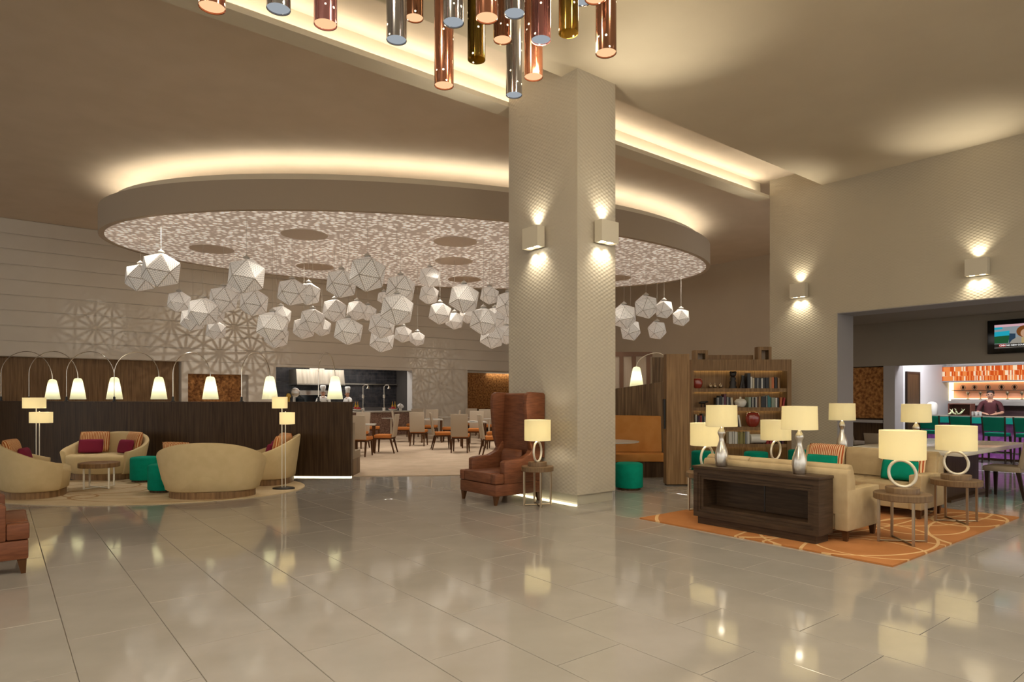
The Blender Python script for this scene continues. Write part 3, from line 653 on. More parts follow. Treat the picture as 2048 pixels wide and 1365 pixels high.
# ------------------------------------------------------------------ curved dark partition with arc lamps
def arc_pt(X, r=AR): return Vector((X, AC.y-math.sqrt(r*r-(X-AC.x)**2)))
part = thing('partition', 'long curved dark wooden partition behind the lounge', 'partition')
xs = [-2.97-0.5*k for k in range(24)]
def arc_solid(r0, r1, z0, z1, xs, nm, m, **kw):
    mb = MB(); vs = []; fs = []
    for x in xs:
        a = arc_pt(x, r0); d = (AC-a).normalized(); b = a+d*(r0-r1)
        vs += [(a.x, a.y, z0), (a.x, a.y, z1), (b.x, b.y, z1), (b.x, b.y, z0)]
    for i in range(len(xs)-1):
        for k in range(4): fs.append((4*i+k, 4*i+(k+1) % 4, 4*i+4+(k+1) % 4, 4*i+4+k))
    n = 4*(len(xs)-1); fs += [(0, 1, 2, 3), (n+3, n+2, n+1, n)]
    return mb.add(vs, fs).build(nm, m, part, **kw)
ZP = 1.395
arc_solid(AR, AR-0.12, 0.02, ZP-0.02, xs, 'panel', 'dark_wood')
arc_solid(AR+0.01, AR-0.22, ZP-0.02, ZP, xs, 'cap_rail', 'dark_wood')
arc_solid(AR+0.008, AR-0.06, 0.0, 0.02, xs, 'light_strip', 'led')
bench = thing('bench', 'taupe bench seat running behind the dark partition', 'bench')
_p = part; part = bench
arc_solid(AR-0.14, AR-0.70, 0.0, 0.32, xs[:14], 'base', 'zebra_wood'); arc_solid(AR-0.14, AR-0.74, 0.32, 0.46, xs[:14], 'seat', 'bench_taupe'); arc_solid(AR-0.14, AR-0.30, 0.46, 1.0, xs[:14], 'backrest', 'bench_taupe')
part = _p
cone = MB()
cp_ = []
for z, r in ((0.0, 0.155), (0.12, 0.137), (0.25, 0.115), (0.38, 0.092), (0.43, 0.080), (0.455, 0.060), (0.462, 0.03)): cp_.append((r, z))
cone.lathe(cp_, 28, caps=False)
cone_me = cone.mesh('lamp_shade', 'cone_shade', smooth=70)
ARC_L = [(105, 2), (156, 58), (229, 133), (318, 228.5), (421, 346), (540, 483), (670, 637)]
AW = ['first', 'second', 'third', 'fourth', 'fifth', 'sixth', 'seventh']
def arc_lamp(bx, by, bz, sx, sy, zs, top, label, mname='steel', group='arc lamps with pale cone shades'):
    t = thing('arc_lamp', label, 'arc lamp', (bx, by, bz), 0, group)
    MB().lathe([(0.04, 0.0), (0.04, 0.012), (0.022, 0.02), (0.022, 0.09), (0.012, 0.10), (0.0005, 0.10)], 14).build('base', 'black_metal', t)
    dx, dy = sx-bx, sy-by; zs0 = zs-bz; P = []
    zt = top-bz; zr = zt*0.55
    for k in range(4): P.append((0, 0, 0.05+(zr-0.05)*k/3))
    for k in range(1, 21):
        a = math.pi*k/20
        f = (1-math.cos(a))/2
        zz = zr+(zt-zr)*math.sin(a) if k <= 10 else zs0+0.46+(zt-zs0-0.46)*math.sin(a)
        P.append((dx*f, dy*f, zz))
    MB().tube(P, 0.0075, 6).build('stem', mname, t)
    link('lamp_shade', cone_me, t, (dx, dy, zs0))
    MB().cyl(dx, dy, zs0+0.44, zs0+0.48, 0.015, n=8).build('socket', mname, t)
    light('lamp_bulb', 'POINT', (dx, dy, zs0+0.24), 2.3, (1.0, 0.93, 0.66), parent=t, shadow_soft_size=0.04)
for i, (sxp, bxp) in enumerate(ARC_L):
    b = None
    X = -3.0
    for _ in range(30):                            # foot on the cap rail
        Yr = arc_pt(X, AR-0.10).y; X = PX(bxp, Yr)
        X = max(X, -14.4)
    by = arc_pt(X, AR-0.10).y
    half = abs(sxp-bxp)/1300*by
    dy = math.sqrt(max(0.0, 1.0-min(1.0, half)**2))
    sy = by+min(0.75, dy*0.8)+0.12
    arc_lamp(X, by, ZP, PX(sxp, sy), sy, PZ(800.5, sy)+0.015, PZ(703, by), 'pale cone-shade arc lamp on the dark partition, %s from the left' % AW[i])

# ------------------------------------------------------------------ wing chairs
def wing_chair(loc, rz, label):
    t = thing('wing_chair', label, 'armchair', loc, rz, 'tall brown leather wing chairs')
    w, d = 0.87, 0.85                               # local: facing +y, front edge at y = d
    MB().box(0.0, w, 0.02, d, 0.125, 0.285).build('seat_frame', 'leather', t, bevel=0.012)
    MB().box(0.115, w-0.115, 0.18, d+0.005, 0.29, 0.435).build('seat_cushion', 'leather', t, bevel=0.022, seg=3)
    for x0, x1 in ((0.0, 0.11), (w-0.11, w)): MB().box(x0, x1, 0.70, d+0.008, 0.29, 0.43).build('cushion_ear', 'leather', t, bevel=0.018, seg=2)
    for x0, x1 in ((0.0, 0.11), (w-0.11, w)):
        MB().profx([(0.05, 0.285), (0.70, 0.285), (0.70, 0.585), (0.66, 0.605), (0.38, 0.62), (0.24, 0.68), (0.16, 0.80), (0.05, 0.86)], x0, x1).build('arm', 'leather', t, bevel=0.014)
    MB().profx([(-0.03, 0.285), (0.15, 0.285), (0.12, 1.0), (0.085, 1.52), (0.06, 1.545), (-0.02, 1.545), (-0.045, 1.52)], 0.06, w-0.06).build('backrest', 'leather', t, bevel=0.012)
    for x0, x1 in ((0.0, 0.085), (w-0.085, w)):
        MB().profx([(-0.04, 0.60), (0.20, 0.70), (0.27, 0.92), (0.31, 1.40), (0.29, 1.52), (0.24, 1.56), (-0.02, 1.55), (-0.05, 1.52)], x0, x1).build('wing', 'leather', t, bevel=0.014)
    pm_ = pillow_mb(0.46, 0.30, 0.12).build('lumbar_cushion', 'leather', t, (w/2, 0.235, 0.58), smooth=180); pm_.rotation_euler = (R(-172+180)*-1, 0, math.pi)
    for x in (0.045, w-0.045):
        leg(t, x, d-0.045, 0, 0.13, 0.016, 0.034, 'leg_wood', 0, 0.012); leg(t, x, 0.065, 0, 0.13, 0.016, 0.034, 'leg_wood', 0, -0.02)
    return t
# chair facing -u: local +y -> -u, local +x -> +v
wing_chair(G(6.17, 7.07), TH+R(90), 'tall brown leather wing chair against the column')
wing_chair(G(-0.64, 7.72), TH-R(90), 'brown leather wing chair cropped at the left picture edge')
o = MB().box(-1.6, 0.02, 7.30, 7.33, 0.0, 0.012).build('floor_light_strip', 'led', None, (0, 0, 0), TH, smooth=0)
tag(o, 'thin glowing floor strip below the left wing chair', 'light strip')

# ------------------------------------------------------------------ round side tables and lamps
def side_table(u, v, z, label, r=0.262, h=0.50, yaw=0.0):
    t = thing('side_table', label, 'side table', G(u, v, z), TH+yaw, 'round side tables with metal legs')
    MB().lathe([(r-0.01, h-0.068), (r, h-0.062), (r, h-0.006), (r-0.006, h), (0.0005, h)], 44).build('table_top', 'table_wood', t)
    for k in range(4):
        a = R(45+90*k); x, y = (r-0.035)*math.cos(a), (r-0.035)*math.sin(a)
        MB().box(x-0.011, x+0.011, y-0.011, y+0.011, 0, h-0.066).build('leg', 'bronze_metal', t, smooth=0)
    e = (r-0.035)*0.7071
    MB().tube([(-e, -e, 0.012), (e, e, 0.012)], 0.009, 6).tube([(-e, e, 0.012), (e, -e, 0.012)], 0.009, 6).build('stretcher', 'bronze_metal', t)
    return t
def ring_lamp(u, v, z, label, sr=0.21, sh=0.29, R0=0.128, yaw=0.0, roll=0.0, dr=0.155, e=3.3):
    t = thing('ring_lamp', label, 'table lamp', G(u, v, z), 0, 'ring-base table lamps')
    MB().lathe([(dr, 0), (dr, 0.052), (dr-0.005, 0.058), (0.0005, 0.058)], 40).build('base', 'table_wood', t)
    P = []
    M4 = Matrix.Rotation(yaw, 3, 'Z') @ Matrix.Rotation(roll, 3, 'Y') @ Matrix.Rotation(R(90), 3, 'X')
    zc = 0.058+R0+0.010
    for k in range(48):
        a = 2*math.pi*k/48; P.append(M4 @ Vector((R0*0.92*math.cos(a), R0*1.06*math.sin(a), 0)) + Vector((0, 0, zc)))
    MB().tube(P, 0.0155, 10, True).build('ring', 'pearl', t, smooth=180)
    zt = zc+R0
    MB().cyl(0, 0, zt-0.01, zt+0.06, 0.008, n=10).build('neck', 'pearl', t)
    zs = zt+0.022
    MB().lathe([(sr, zs), (sr, zs+sh), (sr-0.004, zs+sh), (sr-0.004, zs)], 44, caps=False).build('lamp_shade', 'drum_shade', t, smooth=60)
    MB().tube([(-sr+0.005, 0, zs+sh-0.04), (sr-0.005, 0, zs+sh-0.04)], 0.003, 5).tube([(0, -sr+0.005, zs+sh-0.04), (0, sr-0.005, zs+sh-0.04)], 0.003, 5).cyl(0, 0, zs, zs+sh-0.04, 0.005, n=6).build('shade_spider', 'pearl', t)
    light('lamp_bulb', 'POINT', (0, 0, zs+sh*0.42), e, WARM, parent=t, shadow_soft_size=0.05)
RUGZ = 0.016
side_table(7.23, 2.72, RUGZ, 'round side table nearest the viewer on the orange rug')
ring_lamp(7.23, 2.72, RUGZ+0.50, 'ring-base lamp nearest the viewer on the orange rug', yaw=R(-34), roll=R(-20))
side_table(8.90, 2.765, RUGZ, 'round side table on the right end of the orange rug')
ring_lamp(8.90, 2.765, RUGZ+0.50, 'ring-base lamp at the right end of the orange rug', yaw=R(-34), roll=R(-20))
side_table(7.22, 5.04, RUGZ, 'round side table behind the far end of the console')
ring_lamp(7.22, 5.04, RUGZ+0.50, 'ring-base lamp half hidden behind the left silver lamp', yaw=R(36), roll=R(20))
side_table(8.92, 5.05, RUGZ, 'round side table in front of the bookcase')
ring_lamp(8.92, 5.05, RUGZ+0.50, 'ring-base lamp standing in front of the bookcase', yaw=R(36), roll=R(20))
side_table(5.83, 6.79, 0.0, 'round side table beside the tall wing chair', r=0.222, h=0.54, yaw=R(18))
ring_lamp(5.83, 6.79, 0.54, 'ring-base lamp beside the tall wing chair', sr=0.182, sh=0.285, R0=0.13, yaw=R(62), roll=R(-6), dr=0.13, e=5.5)

def bottle_lamp(u, v, z, label):
    t = thing('silver_lamp', label, 'table lamp', G(u, v, z), 0, 'silver bottle lamps')
    prof = [(0.060, 0.0), (0.064, 0.01), (0.072, 0.06), (0.076, 0.11), (0.070, 0.165), (0.052, 0.225), (0.033, 0.28), (0.026, 0.315), (0.030, 0.345), (0.043, 0.375), (0.045, 0.39), (0.036, 0.415), (0.020, 0.44), (0.012, 0.46), (0.0005, 0.465)]
    MB().lathe(prof, 32).build('body', 'silver', t, smooth=70)
    MB().cyl(0, 0, 0.455, 0.66, 0.006, n=8).build('neck', 'pearl', t)
    MB().lathe([(0.178, 0.462), (0.172, 0.705), (0.168, 0.705), (0.174, 0.462)], 44, caps=False).build('lamp_shade', 'drum_shade', t, smooth=60)
    MB().tube([(-0.17, 0, 0.66), (0.17, 0, 0.66)], 0.003, 5).tube([(0, -0.17, 0.66), (0, 0.17, 0.66)], 0.003, 5).build('shade_spider', 'pearl', t)
    light('lamp_bulb', 'POINT', (0, 0, 0.545), 3.0, WARM, parent=t, shadow_soft_size=0.035)
# ------------------------------------------------------------------ right lounge: orange rug, consoles, sofas
o = MB().prism([(-1.85, -1.43), (1.85, -1.43), (1.85, 1.43), (-1.85, 1.43)], 0.0005, RUGZ).build('rug', 'rug_orange', None, G(8.0, 3.82), TH, smooth=0)
tag(o, 'orange rectangular rug with looping pale lines', 'rug')
def console(u0, v0, label, mir=1):
    # local x = v (length 1.48), local y = depth away from the show face
    Ln, H, D = 1.48, 0.675, 0.30
    t = thing('console', label, 'console table', G(u0, v0, RUGZ), TH+R(90)*mir, 'dark consoles behind the sofas')
    # mir=1: local +x -> +v, local +y -> -u
    y1 = 0.0; y0 = -D
    MB().box(0.04, Ln-0.04, y0+0.02, y1-0.03, 0, 0.085).build('plinth', 'console_wood', t, smooth=0)
    MB().box(-0.01, Ln+0.01, y0, y1+0.012, H-0.03, H).build('top', 'console_wood', t, bevel=0.003)
    b = MB()
    b.box(0, 0.12, y0, y1-0.03, 0.085, H-0.03).box(Ln-0.12, Ln, y0, y1-0.03, 0.085, H-0.03).box(0.12, Ln-0.12, y0, y1-0.03, 0.085, 0.20).box(0.12, Ln-0.12, y0, y1-0.03, H-0.145, H-0.03).box(0.12, Ln-0.12, y0, y0+0.02, 0.20, H-0.145)
    b.build('carcass', 'console_wood', t, smooth=0)
    # stepped picture-frame mouldings on the show face
    for (m0, m1, yy) in ((0.0, 0.055, y1), (0.055, 0.085, y1-0.012), (0.085, 0.12, y1-0.022)):
        f = MB(); za, zb = 0.085, H-0.03
        f.box(m0, Ln-m0, y1-0.03, yy, za+m0, za+m1).box(m0, Ln-m0, y1-0.03, yy, zb-m1, zb-m0).box(m0, m1, y1-0.03, yy, za+m1, zb-m1).box(Ln-m1, Ln-m0, y1-0.03, yy, za+m1, zb-m1)
        f.build('moulding', 'console_wood', t, smooth=0)
    MB().box(Ln/2-0.005, Ln/2+0.005, y0+0.02, y0+0.026, 0.20, H-0.145).build('back_seam', 'black_metal', t, smooth=0)
    return t
console(6.40, 3.17, 'dark wooden console with a framed open front, behind the near sofa')
console(9.78, 4.65, 'dark wooden console behind the far sofa', -1)
bottle_lamp(6.56, 4.38, RUGZ+0.675, 'silver bottle lamp on the near console, left end')
bottle_lamp(6.56, 3.45, RUGZ+0.675, 'silver bottle lamp on the near console, right end')
bottle_lamp(9.62, 4.42, RUGZ+0.675, 'silver bottle lamp behind the far sofa, left one')
bottle_lamp(9.62, 3.45, RUGZ+0.675, 'silver bottle lamp behind the far sofa, right one')
def sofa(loc, rz, label):
    t = thing('sofa', label, 'sofa', loc, rz, 'beige box sofas facing each other')
    w, d = 1.72, 0.74                               # local: x along, +y forward
    MB().box(0.14, w-0.14, 0.02, d-0.02, 0.11, 0.27).build('seat_frame', 'sofa_fabric', t, bevel=0.012)
    for k in range(2):
        MB().box(0.145+k*(w-0.29)/2, 0.14+(k+1)*(w-0.29)/2, 0.2, d, 0.275, 0.41).build('seat_cushion', 'sofa_fabric', t, bevel=0.03, seg=3)
    for x0, x1 in ((0, 0.14), (w-0.14, w)):
        MB().box(x0, x1, 0.0, d, 0.11, 0.53).build('arm', 'sofa_fabric', t, bevel=0.016)
    MB().profx([(0.0, 0.27), (0.20, 0.27), (0.18, 0.60), (0.15, 0.70), (0.10, 0.735), (0.02, 0.735), (-0.005, 0.70)], 0.004, w-0.004).build('backrest', 'sofa_fabric', t, bevel=0.014)
    for k in range(3):
        x0 = 0.02+k*(w-0.04)/3
        MB().profx([(0.02, 0.535), (0.215, 0.42), (0.20, 0.70), (0.16, 0.775), (0.09, 0.785), (0.035, 0.76)], x0+0.004, x0+(w-0.04)/3-0.004).build('back_cushion', 'sofa_fabric', t, bevel=0.02, seg=3)
    for x in (0.05, w-0.05):
        for y in (0.06, d-0.06): leg(t, x, y, 0, 0.115, 0.018, 0.032, 'leg_wood')
    return t
sofa(G(6.745, 4.76, RUGZ), TH-R(90), 'beige sofa with its back to the dark console')
sofa(G(9.40, 3.05, RUGZ), TH+R(90), 'beige sofa facing the viewer with striped cushions')
for (v, lab) in ((4.42, 'left'), (3.42, 'right')):
    b = G(9.10, v, RUGZ+0.61)
    pillow(G(9.12, v, RUGZ+0.625), TH-R(90), R(-16), 0.52, 0.40, 0.13, 'stripes_red', 'red striped cushion on the %s side of the far sofa' % lab, 'striped cushions on the far sofa')
    pillow(G(9.00, v+0.0, RUGZ+0.545), TH-R(90), R(-16), 0.44, 0.26, 0.11, 'teal_felt', 'teal cushion on the %s side of the far sofa' % lab, 'teal cushions on the far sofa')

# ------------------------------------------------------------------ long white table, upholstered chairs
t = thing('dining_table', 'long white table on a dark pedestal behind the far sofa', 'table', G(9.95, 3.02), TH)
MB().box(0, 2.95, 0, 1.4, 0.70, 0.76).build('table_top', 'white_lacquer', t, bevel=0.004)
MB().box(0.75, 2.1, 0.42, 0.98, 0.03, 0.70).build('pedestal', 'dark_wood', t, smooth=0)
MB().box(0.55, 2.3, 0.30, 1.10, 0, 0.035).build('foot', 'dark_wood', t, smooth=0)
def tall_chair(loc, rz, label, seatm='bench_taupe', backm='bench_taupe', hb=0.98):
    t = thing('side_chair', label, 'chair', loc, rz, 'taupe upholstered chairs')
    # local facing +y, centred x
    MB().box(-0.24, 0.24, -0.22, 0.24, 0.39, 0.47).build('seat', seatm, t, bevel=0.018)
    MB().hexa([(-0.23, -0.24, 0.45), (0.23, -0.24, 0.45), (0.23, -0.18, 0.45), (-0.23, -0.18, 0.45)], [(-0.23, -0.33, hb), (0.23, -0.33, hb), (0.23, -0.28, hb), (-0.23, -0.28, hb)]).build('backrest', backm, t, bevel=0.012)
    for x in (-0.2, 0.2):
        leg(t, x, 0.19, 0, 0.39, 0.016, 0.026, 'dark_leg'); leg(t, x, -0.19, 0, 0.39, 0.016, 0.026, 'dark_leg', 0, -0.07)
    return t
tall_chair(G(11.75, 3.0), TH, 'taupe chair cropped at the right edge beside the white table')
tall_chair(G(15.5, 6.95), TH-R(95), 'low taupe chair before the copper panel, left of two', hb=0.68)
tall_chair(G(15.5, 6.3), TH-R(85), 'low taupe chair before the copper panel, right of two', hb=0.68)

# ------------------------------------------------------------------ bookcase
BY = 13.6; BX0, BX1 = PX(1383, BY), PX(1583, BY)
bw = BX1-BX0
bk = thing('bookcase', 'tall wooden bookcase with lit shelves of books', 'bookcase', (BX0, BY, 0), 0)
BZ = 2.27
MB().box(0, 0.05, 0, 0.36, 0, BZ-0.2).box(bw-0.09, bw, 0, 0.36, 0, BZ-0.2).build('side_panel', 'shelf_wood', bk, smooth=0)
MB().box(0, bw, 0, 0.36, BZ-0.2, BZ).box(0.05, bw-0.09, 0.0, 0.02, BZ-0.235, BZ-0.2).build('head_panel', 'shelf_wood', bk, smooth=0)
MB().box(0.05, bw-0.09, 0.33, 0.36, 0, BZ-0.2).build('back_panel', 'shelf_wood', bk, smooth=0)
SHZ = [1.665, 1.265, 0.855, 0.50]
for z in SHZ:
    s_ = MB().box(0.05, bw-0.09, 0.02, 0.33, z-0.045, z).box(0.05, bw-0.09, 0.02, 0.035, z-0.075, z-0.045).build('shelf', 'shelf_wood', bk, smooth=0)
    MB().box(0.06, bw-0.10, 0.285, 0.30, z-0.052, z-0.046).build('light_strip', 'shelf_led', s_, smooth=0)
MB().box(0.06, bw-0.10, 0.28, 0.30, BZ-0.208, BZ-0.201).build('light_strip', 'shelf_led', bk, smooth=0)
def bpx(zx): return PX(1380+zx/5.686, BY+0.12)-BX0
BC = {'k': ('black', (0.012, 0.012, 0.016)), 'w': ('white', (0.62, 0.60, 0.55)), 'c': ('cream', (0.50, 0.43, 0.31)), 'g': ('grey', (0.22, 0.22, 0.22)), 't': ('tan', (0.30, 0.17, 0.07)),
      'o': ('orange', (0.45, 0.12, 0.03)), 'r': ('red', (0.30, 0.02, 0.02)), 'b': ('brown', (0.12, 0.055, 0.03)), 'e': ('teal', (0.03, 0.16, 0.17)), 'p': ('plum', (0.09, 0.015, 0.04)), 'v': ('olive', (0.25, 0.22, 0.07)), 's': ('sage', (0.24, 0.28, 0.22))}
for k, (n, c) in BC.items(): mat('book_'+n, c, 0.5)
mat('paper', (0.60, 0.55, 0.45), 0.9)
BOOKS = [(0, 'top', [(640, 36, 'k', 172, 0), (680, 20, 'w', 132, 0), (702, 20, 'c', 120, 0), (724, 26, 'k', 122, 0), (752, 20, 'g', 118, 0), (774, 22, 'k', 122, 0), (798, 16, 'w', 116, 0), (816, 32, 'k', 122, 0), (850, 34, 'k', 122, 0), (888, 26, 't', 124, 0), (916, 30, 'o', 124, 0), (950, 28, 'k', 126, 0), (984, 20, 't', 118, 0)]),
         (1, 'second', [(285, 14, 'k', 110, 0), (302, 22, 'g', 112, 0), (326, 28, 'k', 130, 0), (356, 16, 'g', 118, 0), (378, 26, 'p', 150, 0), (408, 22, 'g', 120, 0), (432, 18, 'k', 112, 0), (462, 28, 'c', 110, -8),
                        (655, 30, 's', 118, 0), (687, 10, 'k', 116, 0), (700, 12, 'w', 116, 0), (715, 16, 'k', 114, 0), (733, 12, 'w', 118, 0), (750, 20, 'b', 122, 0), (772, 22, 't', 124, 0), (796, 26, 'k', 124, 0), (824, 28, 'k', 124, 0), (855, 14, 'g', 130, 0), (871, 16, 'e', 136, 0), (890, 18, 'e', 120, 0), (915, 40, 's', 112, 0), (957, 20, 'w', 108, 0), (982, 18, 'k', 112, 0), (1005, 22, 'o', 114, 5), (1034, 20, 'r', 110, 10)]),
         (2, 'third', [(52, 14, 'w', 140, 0), (70, 16, 'k', 120, 0), (88, 16, 'p', 126, 0), (106, 20, 'r', 130, 0), (128, 18, 'k', 150, 0), (150, 16, 'g', 120, 0), (430, 26, 'k', 140, 0), (460, 14, 'w', 140, 0), (480, 22, 'g', 136, 0), (508, 12, 'w', 140, 0), (524, 14, 'k', 138, 0), (556, 18, 'w', 134, -10)]),
         (3, 'lowest', [(430, 19, 'w', 136, 0), (451, 19, 'w', 138, 0), (472, 19, 'w', 138, 0), (493, 19, 'w', 136, 0), (514, 19, 'w', 136, 0), (537, 18, 'v', 130, 0), (557, 18, 'v', 132, 0), (577, 18, 'v', 130, 0), (597, 16, 'v', 128, 0), (616, 24, 'g', 138, 0), (643, 26, 'w', 138, 0), (860, 30, 'r', 100, 0), (895, 26, 'r', 104, 0), (930, 24, 'b', 104, 0), (1000, 26, 'k', 110, 0), (1032, 18, 'p', 104, 0)])]
for si, sn, lst in BOOKS:
    for i, (zx, wz, cc, hz, lean) in enumerate(lst):
        zsc = BY/1300/5.686
        x0 = bpx(zx); w_ = wz*zsc*0.96; h_ = hz*zsc; dpt = 0.17+0.02*((i*7) % 3)
        m = MB(); c_ = min(0.004, w_*0.2)
        m.box(0, w_, 0, c_, 0, h_).box(0, c_, c_, dpt, 0, h_).box(w_-c_, w_, c_, dpt, 0, h_)
        m.mi = 1; m.box(c_, w_-c_, c_, dpt-0.006, 0.004, h_-0.005)
        zoff = 0.001 + (w_*abs(math.sin(R(lean))) if lean > 0 else 0)
        o = m.build('book', ['book_'+BC[cc][0], 'paper'], None, (BX0+x0, BY+0.05+0.01*((i*5) % 3), SHZ[si]+zoff), (0, R(lean), 0), smooth=0)
        tag(o, '%s-spined book, %s from the left on the %s bookcase shelf' % (BC[cc][0], ORD[i], sn), 'book', 'books on the bookcase')
def on_shelf(zx, si, dy=0.16): return (BX0+bpx(zx), BY+dy, SHZ[si]+0.001)
def vase(loc, s, label):
    o = MB().lathe([(0.05*s, 0), (0.085*s, 0.03*s), (0.105*s, 0.09*s), (0.105*s, 0.15*s), (0.085*s, 0.205*s), (0.05*s, 0.215*s), (0.045*s, 0.205*s), (0.07*s, 0.17*s), (0.08*s, 0.1*s), (0.0005, 0.03*s)], 28, (0, 0, 0), 1, 0.6, caps=False)
    o = o.build('vase', 'vase_red', None, loc, smooth=180); tag(o, label, 'vase', 'glossy red vases on the bookcase')
vase(on_shelf(92, 0), 1.0, 'glossy red vase at the left of the top bookcase shelf'); vase(on_shelf(722, 2), 1.42, 'larger glossy red vase on the third bookcase shelf')
# dark carved figure
fg = thing('carved_figure', 'dark carved figure standing on the top bookcase shelf', 'sculpture', on_shelf(495, 0))
MB().lathe([(0.08, 0), (0.085, 0.03), (0.06, 0.06), (0.075, 0.12), (0.05, 0.17), (0.07, 0.20), (0.055, 0.24), (0.03, 0.25)], 14, (0, 0, 0), 1, 0.6).build('body', 'hair_dark', fg, smooth=60)
MB().ball((0, 0, 0.30), 0.07, 0.05, 0.06).ball((-0.045, -0.01, 0.335), 0.03).ball((0.045, -0.01, 0.335), 0.03).build('head', 'hair_dark', fg, smooth=180)
fg = thing('bookend', 'dark crouching bookend left of the top-shelf books', 'bookend', on_shelf(610, 0))
MB().profx([(-0.05, 0), (0.05, 0), (0.05, 0.25), (0.02, 0.28), (-0.02, 0.27), (-0.01, 0.16), (-0.05, 0.05)], -0.03, 0.03).build('body', 'hair_dark', fg, bevel=0.006)
MB().hexa([(-0.075, -0.03, 0), (-0.03, -0.03, 0), (-0.03, 0.03, 0), (-0.075, 0.03, 0)], [(-0.03, -0.02, 0.20), (-0.022, -0.02, 0.20), (-0.022, 0.02, 0.20), (-0.03, 0.02, 0.20)]).build('wing', 'hair_dark', fg, smooth=0)
pot = thing('lidded_pot', 'white lidded pot on the second bookcase shelf', 'pot', on_shelf(580, 1))
MB().lathe([(0.07, 0), (0.10, 0.03), (0.13, 0.10), (0.12, 0.14), (0.09, 0.16)], 28).build('body', 'porcelain', pot, smooth=70)
MB().lathe([(0.095, 0.16), (0.08, 0.175), (0.02, 0.185), (0.018, 0.20), (0.026, 0.215), (0.0005, 0.225)], 24).build('lid', 'porcelain', pot, smooth=70)
for zx, lab in ((238, 'left'), (290, 'middle'), (355, 'right')):
    o = MB().ball((0, 0, 0.045), 0.045, 0.04, 0.045).cyl(0, 0, 0.085, 0.115, 0.007, n=6).lathe([(0.03, 0), (0.02, 0.01)], 10).build('ornament', 'bronze_metal', None, on_shelf(zx, 0), smooth=60)
    tag(o, 'small bronze ornament on the top bookcase shelf, %s of three' % lab, 'ornament', 'bronze ornaments')
an = thing('animal_figurine', 'small dark animal figurine on the second bookcase shelf', 'figurine', on_shelf(155, 1))
MB().tube([(-0.09, 0, 0.09), (-0.04, 0, 0.10), (0.03, 0, 0.10), (0.07, 0, 0.12), (0.11, 0, 0.115)], [0.012, 0.03, 0.032, 0.022, 0.012], 10).build('body', 'hair_dark', an, smooth=180)
for x in (-0.04, 0.035):
    for y in (-0.015, 0.015): MB().tube([(x, y, 0.09), (x+0.004, y, 0.0)], 0.008, 6).build('leg', 'hair_dark', an)
ro = thing('roll', 'white lying roll on the lowest bookcase shelf', 'roll', on_shelf(775, 3))
rm = MB(); rm.tube([(-0.17, 0, 0.10), (-0.16, 0, 0.10), (0.16, 0, 0.10), (0.17, 0, 0.10)], [0.07, 0.098, 0.098, 0.07], 20).build('body', 'porcelain', ro, smooth=70)
MB().box(-0.1, 0.1, -0.06, 0.06, 0.0, 0.012).build('cradle', 'dark_leg', ro)
sm = thing('framed_picture', 'small dark framed picture on the lowest bookcase shelf', 'picture frame', on_shelf(76, 3))
MB().box(-0.07, 0.07, 0, 0.015, 0, 0.02).box(-0.07, 0.07, 0, 0.015, 0.18, 0.2).box(-0.07, -0.05, 0, 0.015, 0.02, 0.18).box(0.05, 0.07, 0, 0.015, 0.02, 0.18).build('frame', 'hair_dark', sm, smooth=0)
MB().box(-0.05, 0.05, 0.008, 0.012, 0.02, 0.18).build('picture', 'paper', sm, smooth=0); MB().hexa([(-0.01, 0.015, 0.0), (0.01, 0.015, 0), (0.01, 0.10, 0), (-0.01, 0.10, 0)], [(-0.01, 0.013, 0.15), (0.01, 0.013, 0.15), (0.01, 0.017, 0.15), (-0.01, 0.017, 0.15)]).build('strut', 'hair_dark', sm, smooth=0)
# open boxes on top of the bookcase
for zx0, zx1, h_, lab in ((40, 195, 0.20, 'left'), (762, 915, 0.27, 'right')):
    x0, x1 = bpx(zx0), bpx(zx1); w_ = x1-x0
    bx = thing('display_box', 'open wooden display box on the %s of the bookcase top' % lab, 'box', (BX0+x0, BY+0.06, BZ))
    MB().box(0, 0.075, 0, 0.2, 0, h_).build('side', 'shelf_wood', bx, smooth=0); MB().box(w_-0.06, w_, 0, 0.2, 0, h_).build('side', 'shelf_wood', bx, smooth=0)
    MB().box(0.075, w_-0.06, 0, 0.2, h_-0.07, h_).build('top', 'shelf_wood', bx, smooth=0)
    MB().box(0.075, w_-0.06, 0.19, 0.2, 0.0, h_-0.07).build('back', 'screen_panel', bx, smooth=0)
tr = thing('low_screen', 'low wooden rail along the back of the bookcase top', 'rail', (BX0+bpx(195)+0.02, BY+0.28, BZ))
lw = bpx(762)-bpx(195)-0.04
MB().box(0, lw, 0, 0.04, 0.02, 0.11).build('rail', 'shelf_wood', tr, smooth=0)
for k in range(3): MB().box(0.02+k*(lw-0.08)/2, 0.06+k*(lw-0.08)/2, 0, 0.04, 0, 0.02).build('foot', 'shelf_wood', tr, smooth=0)

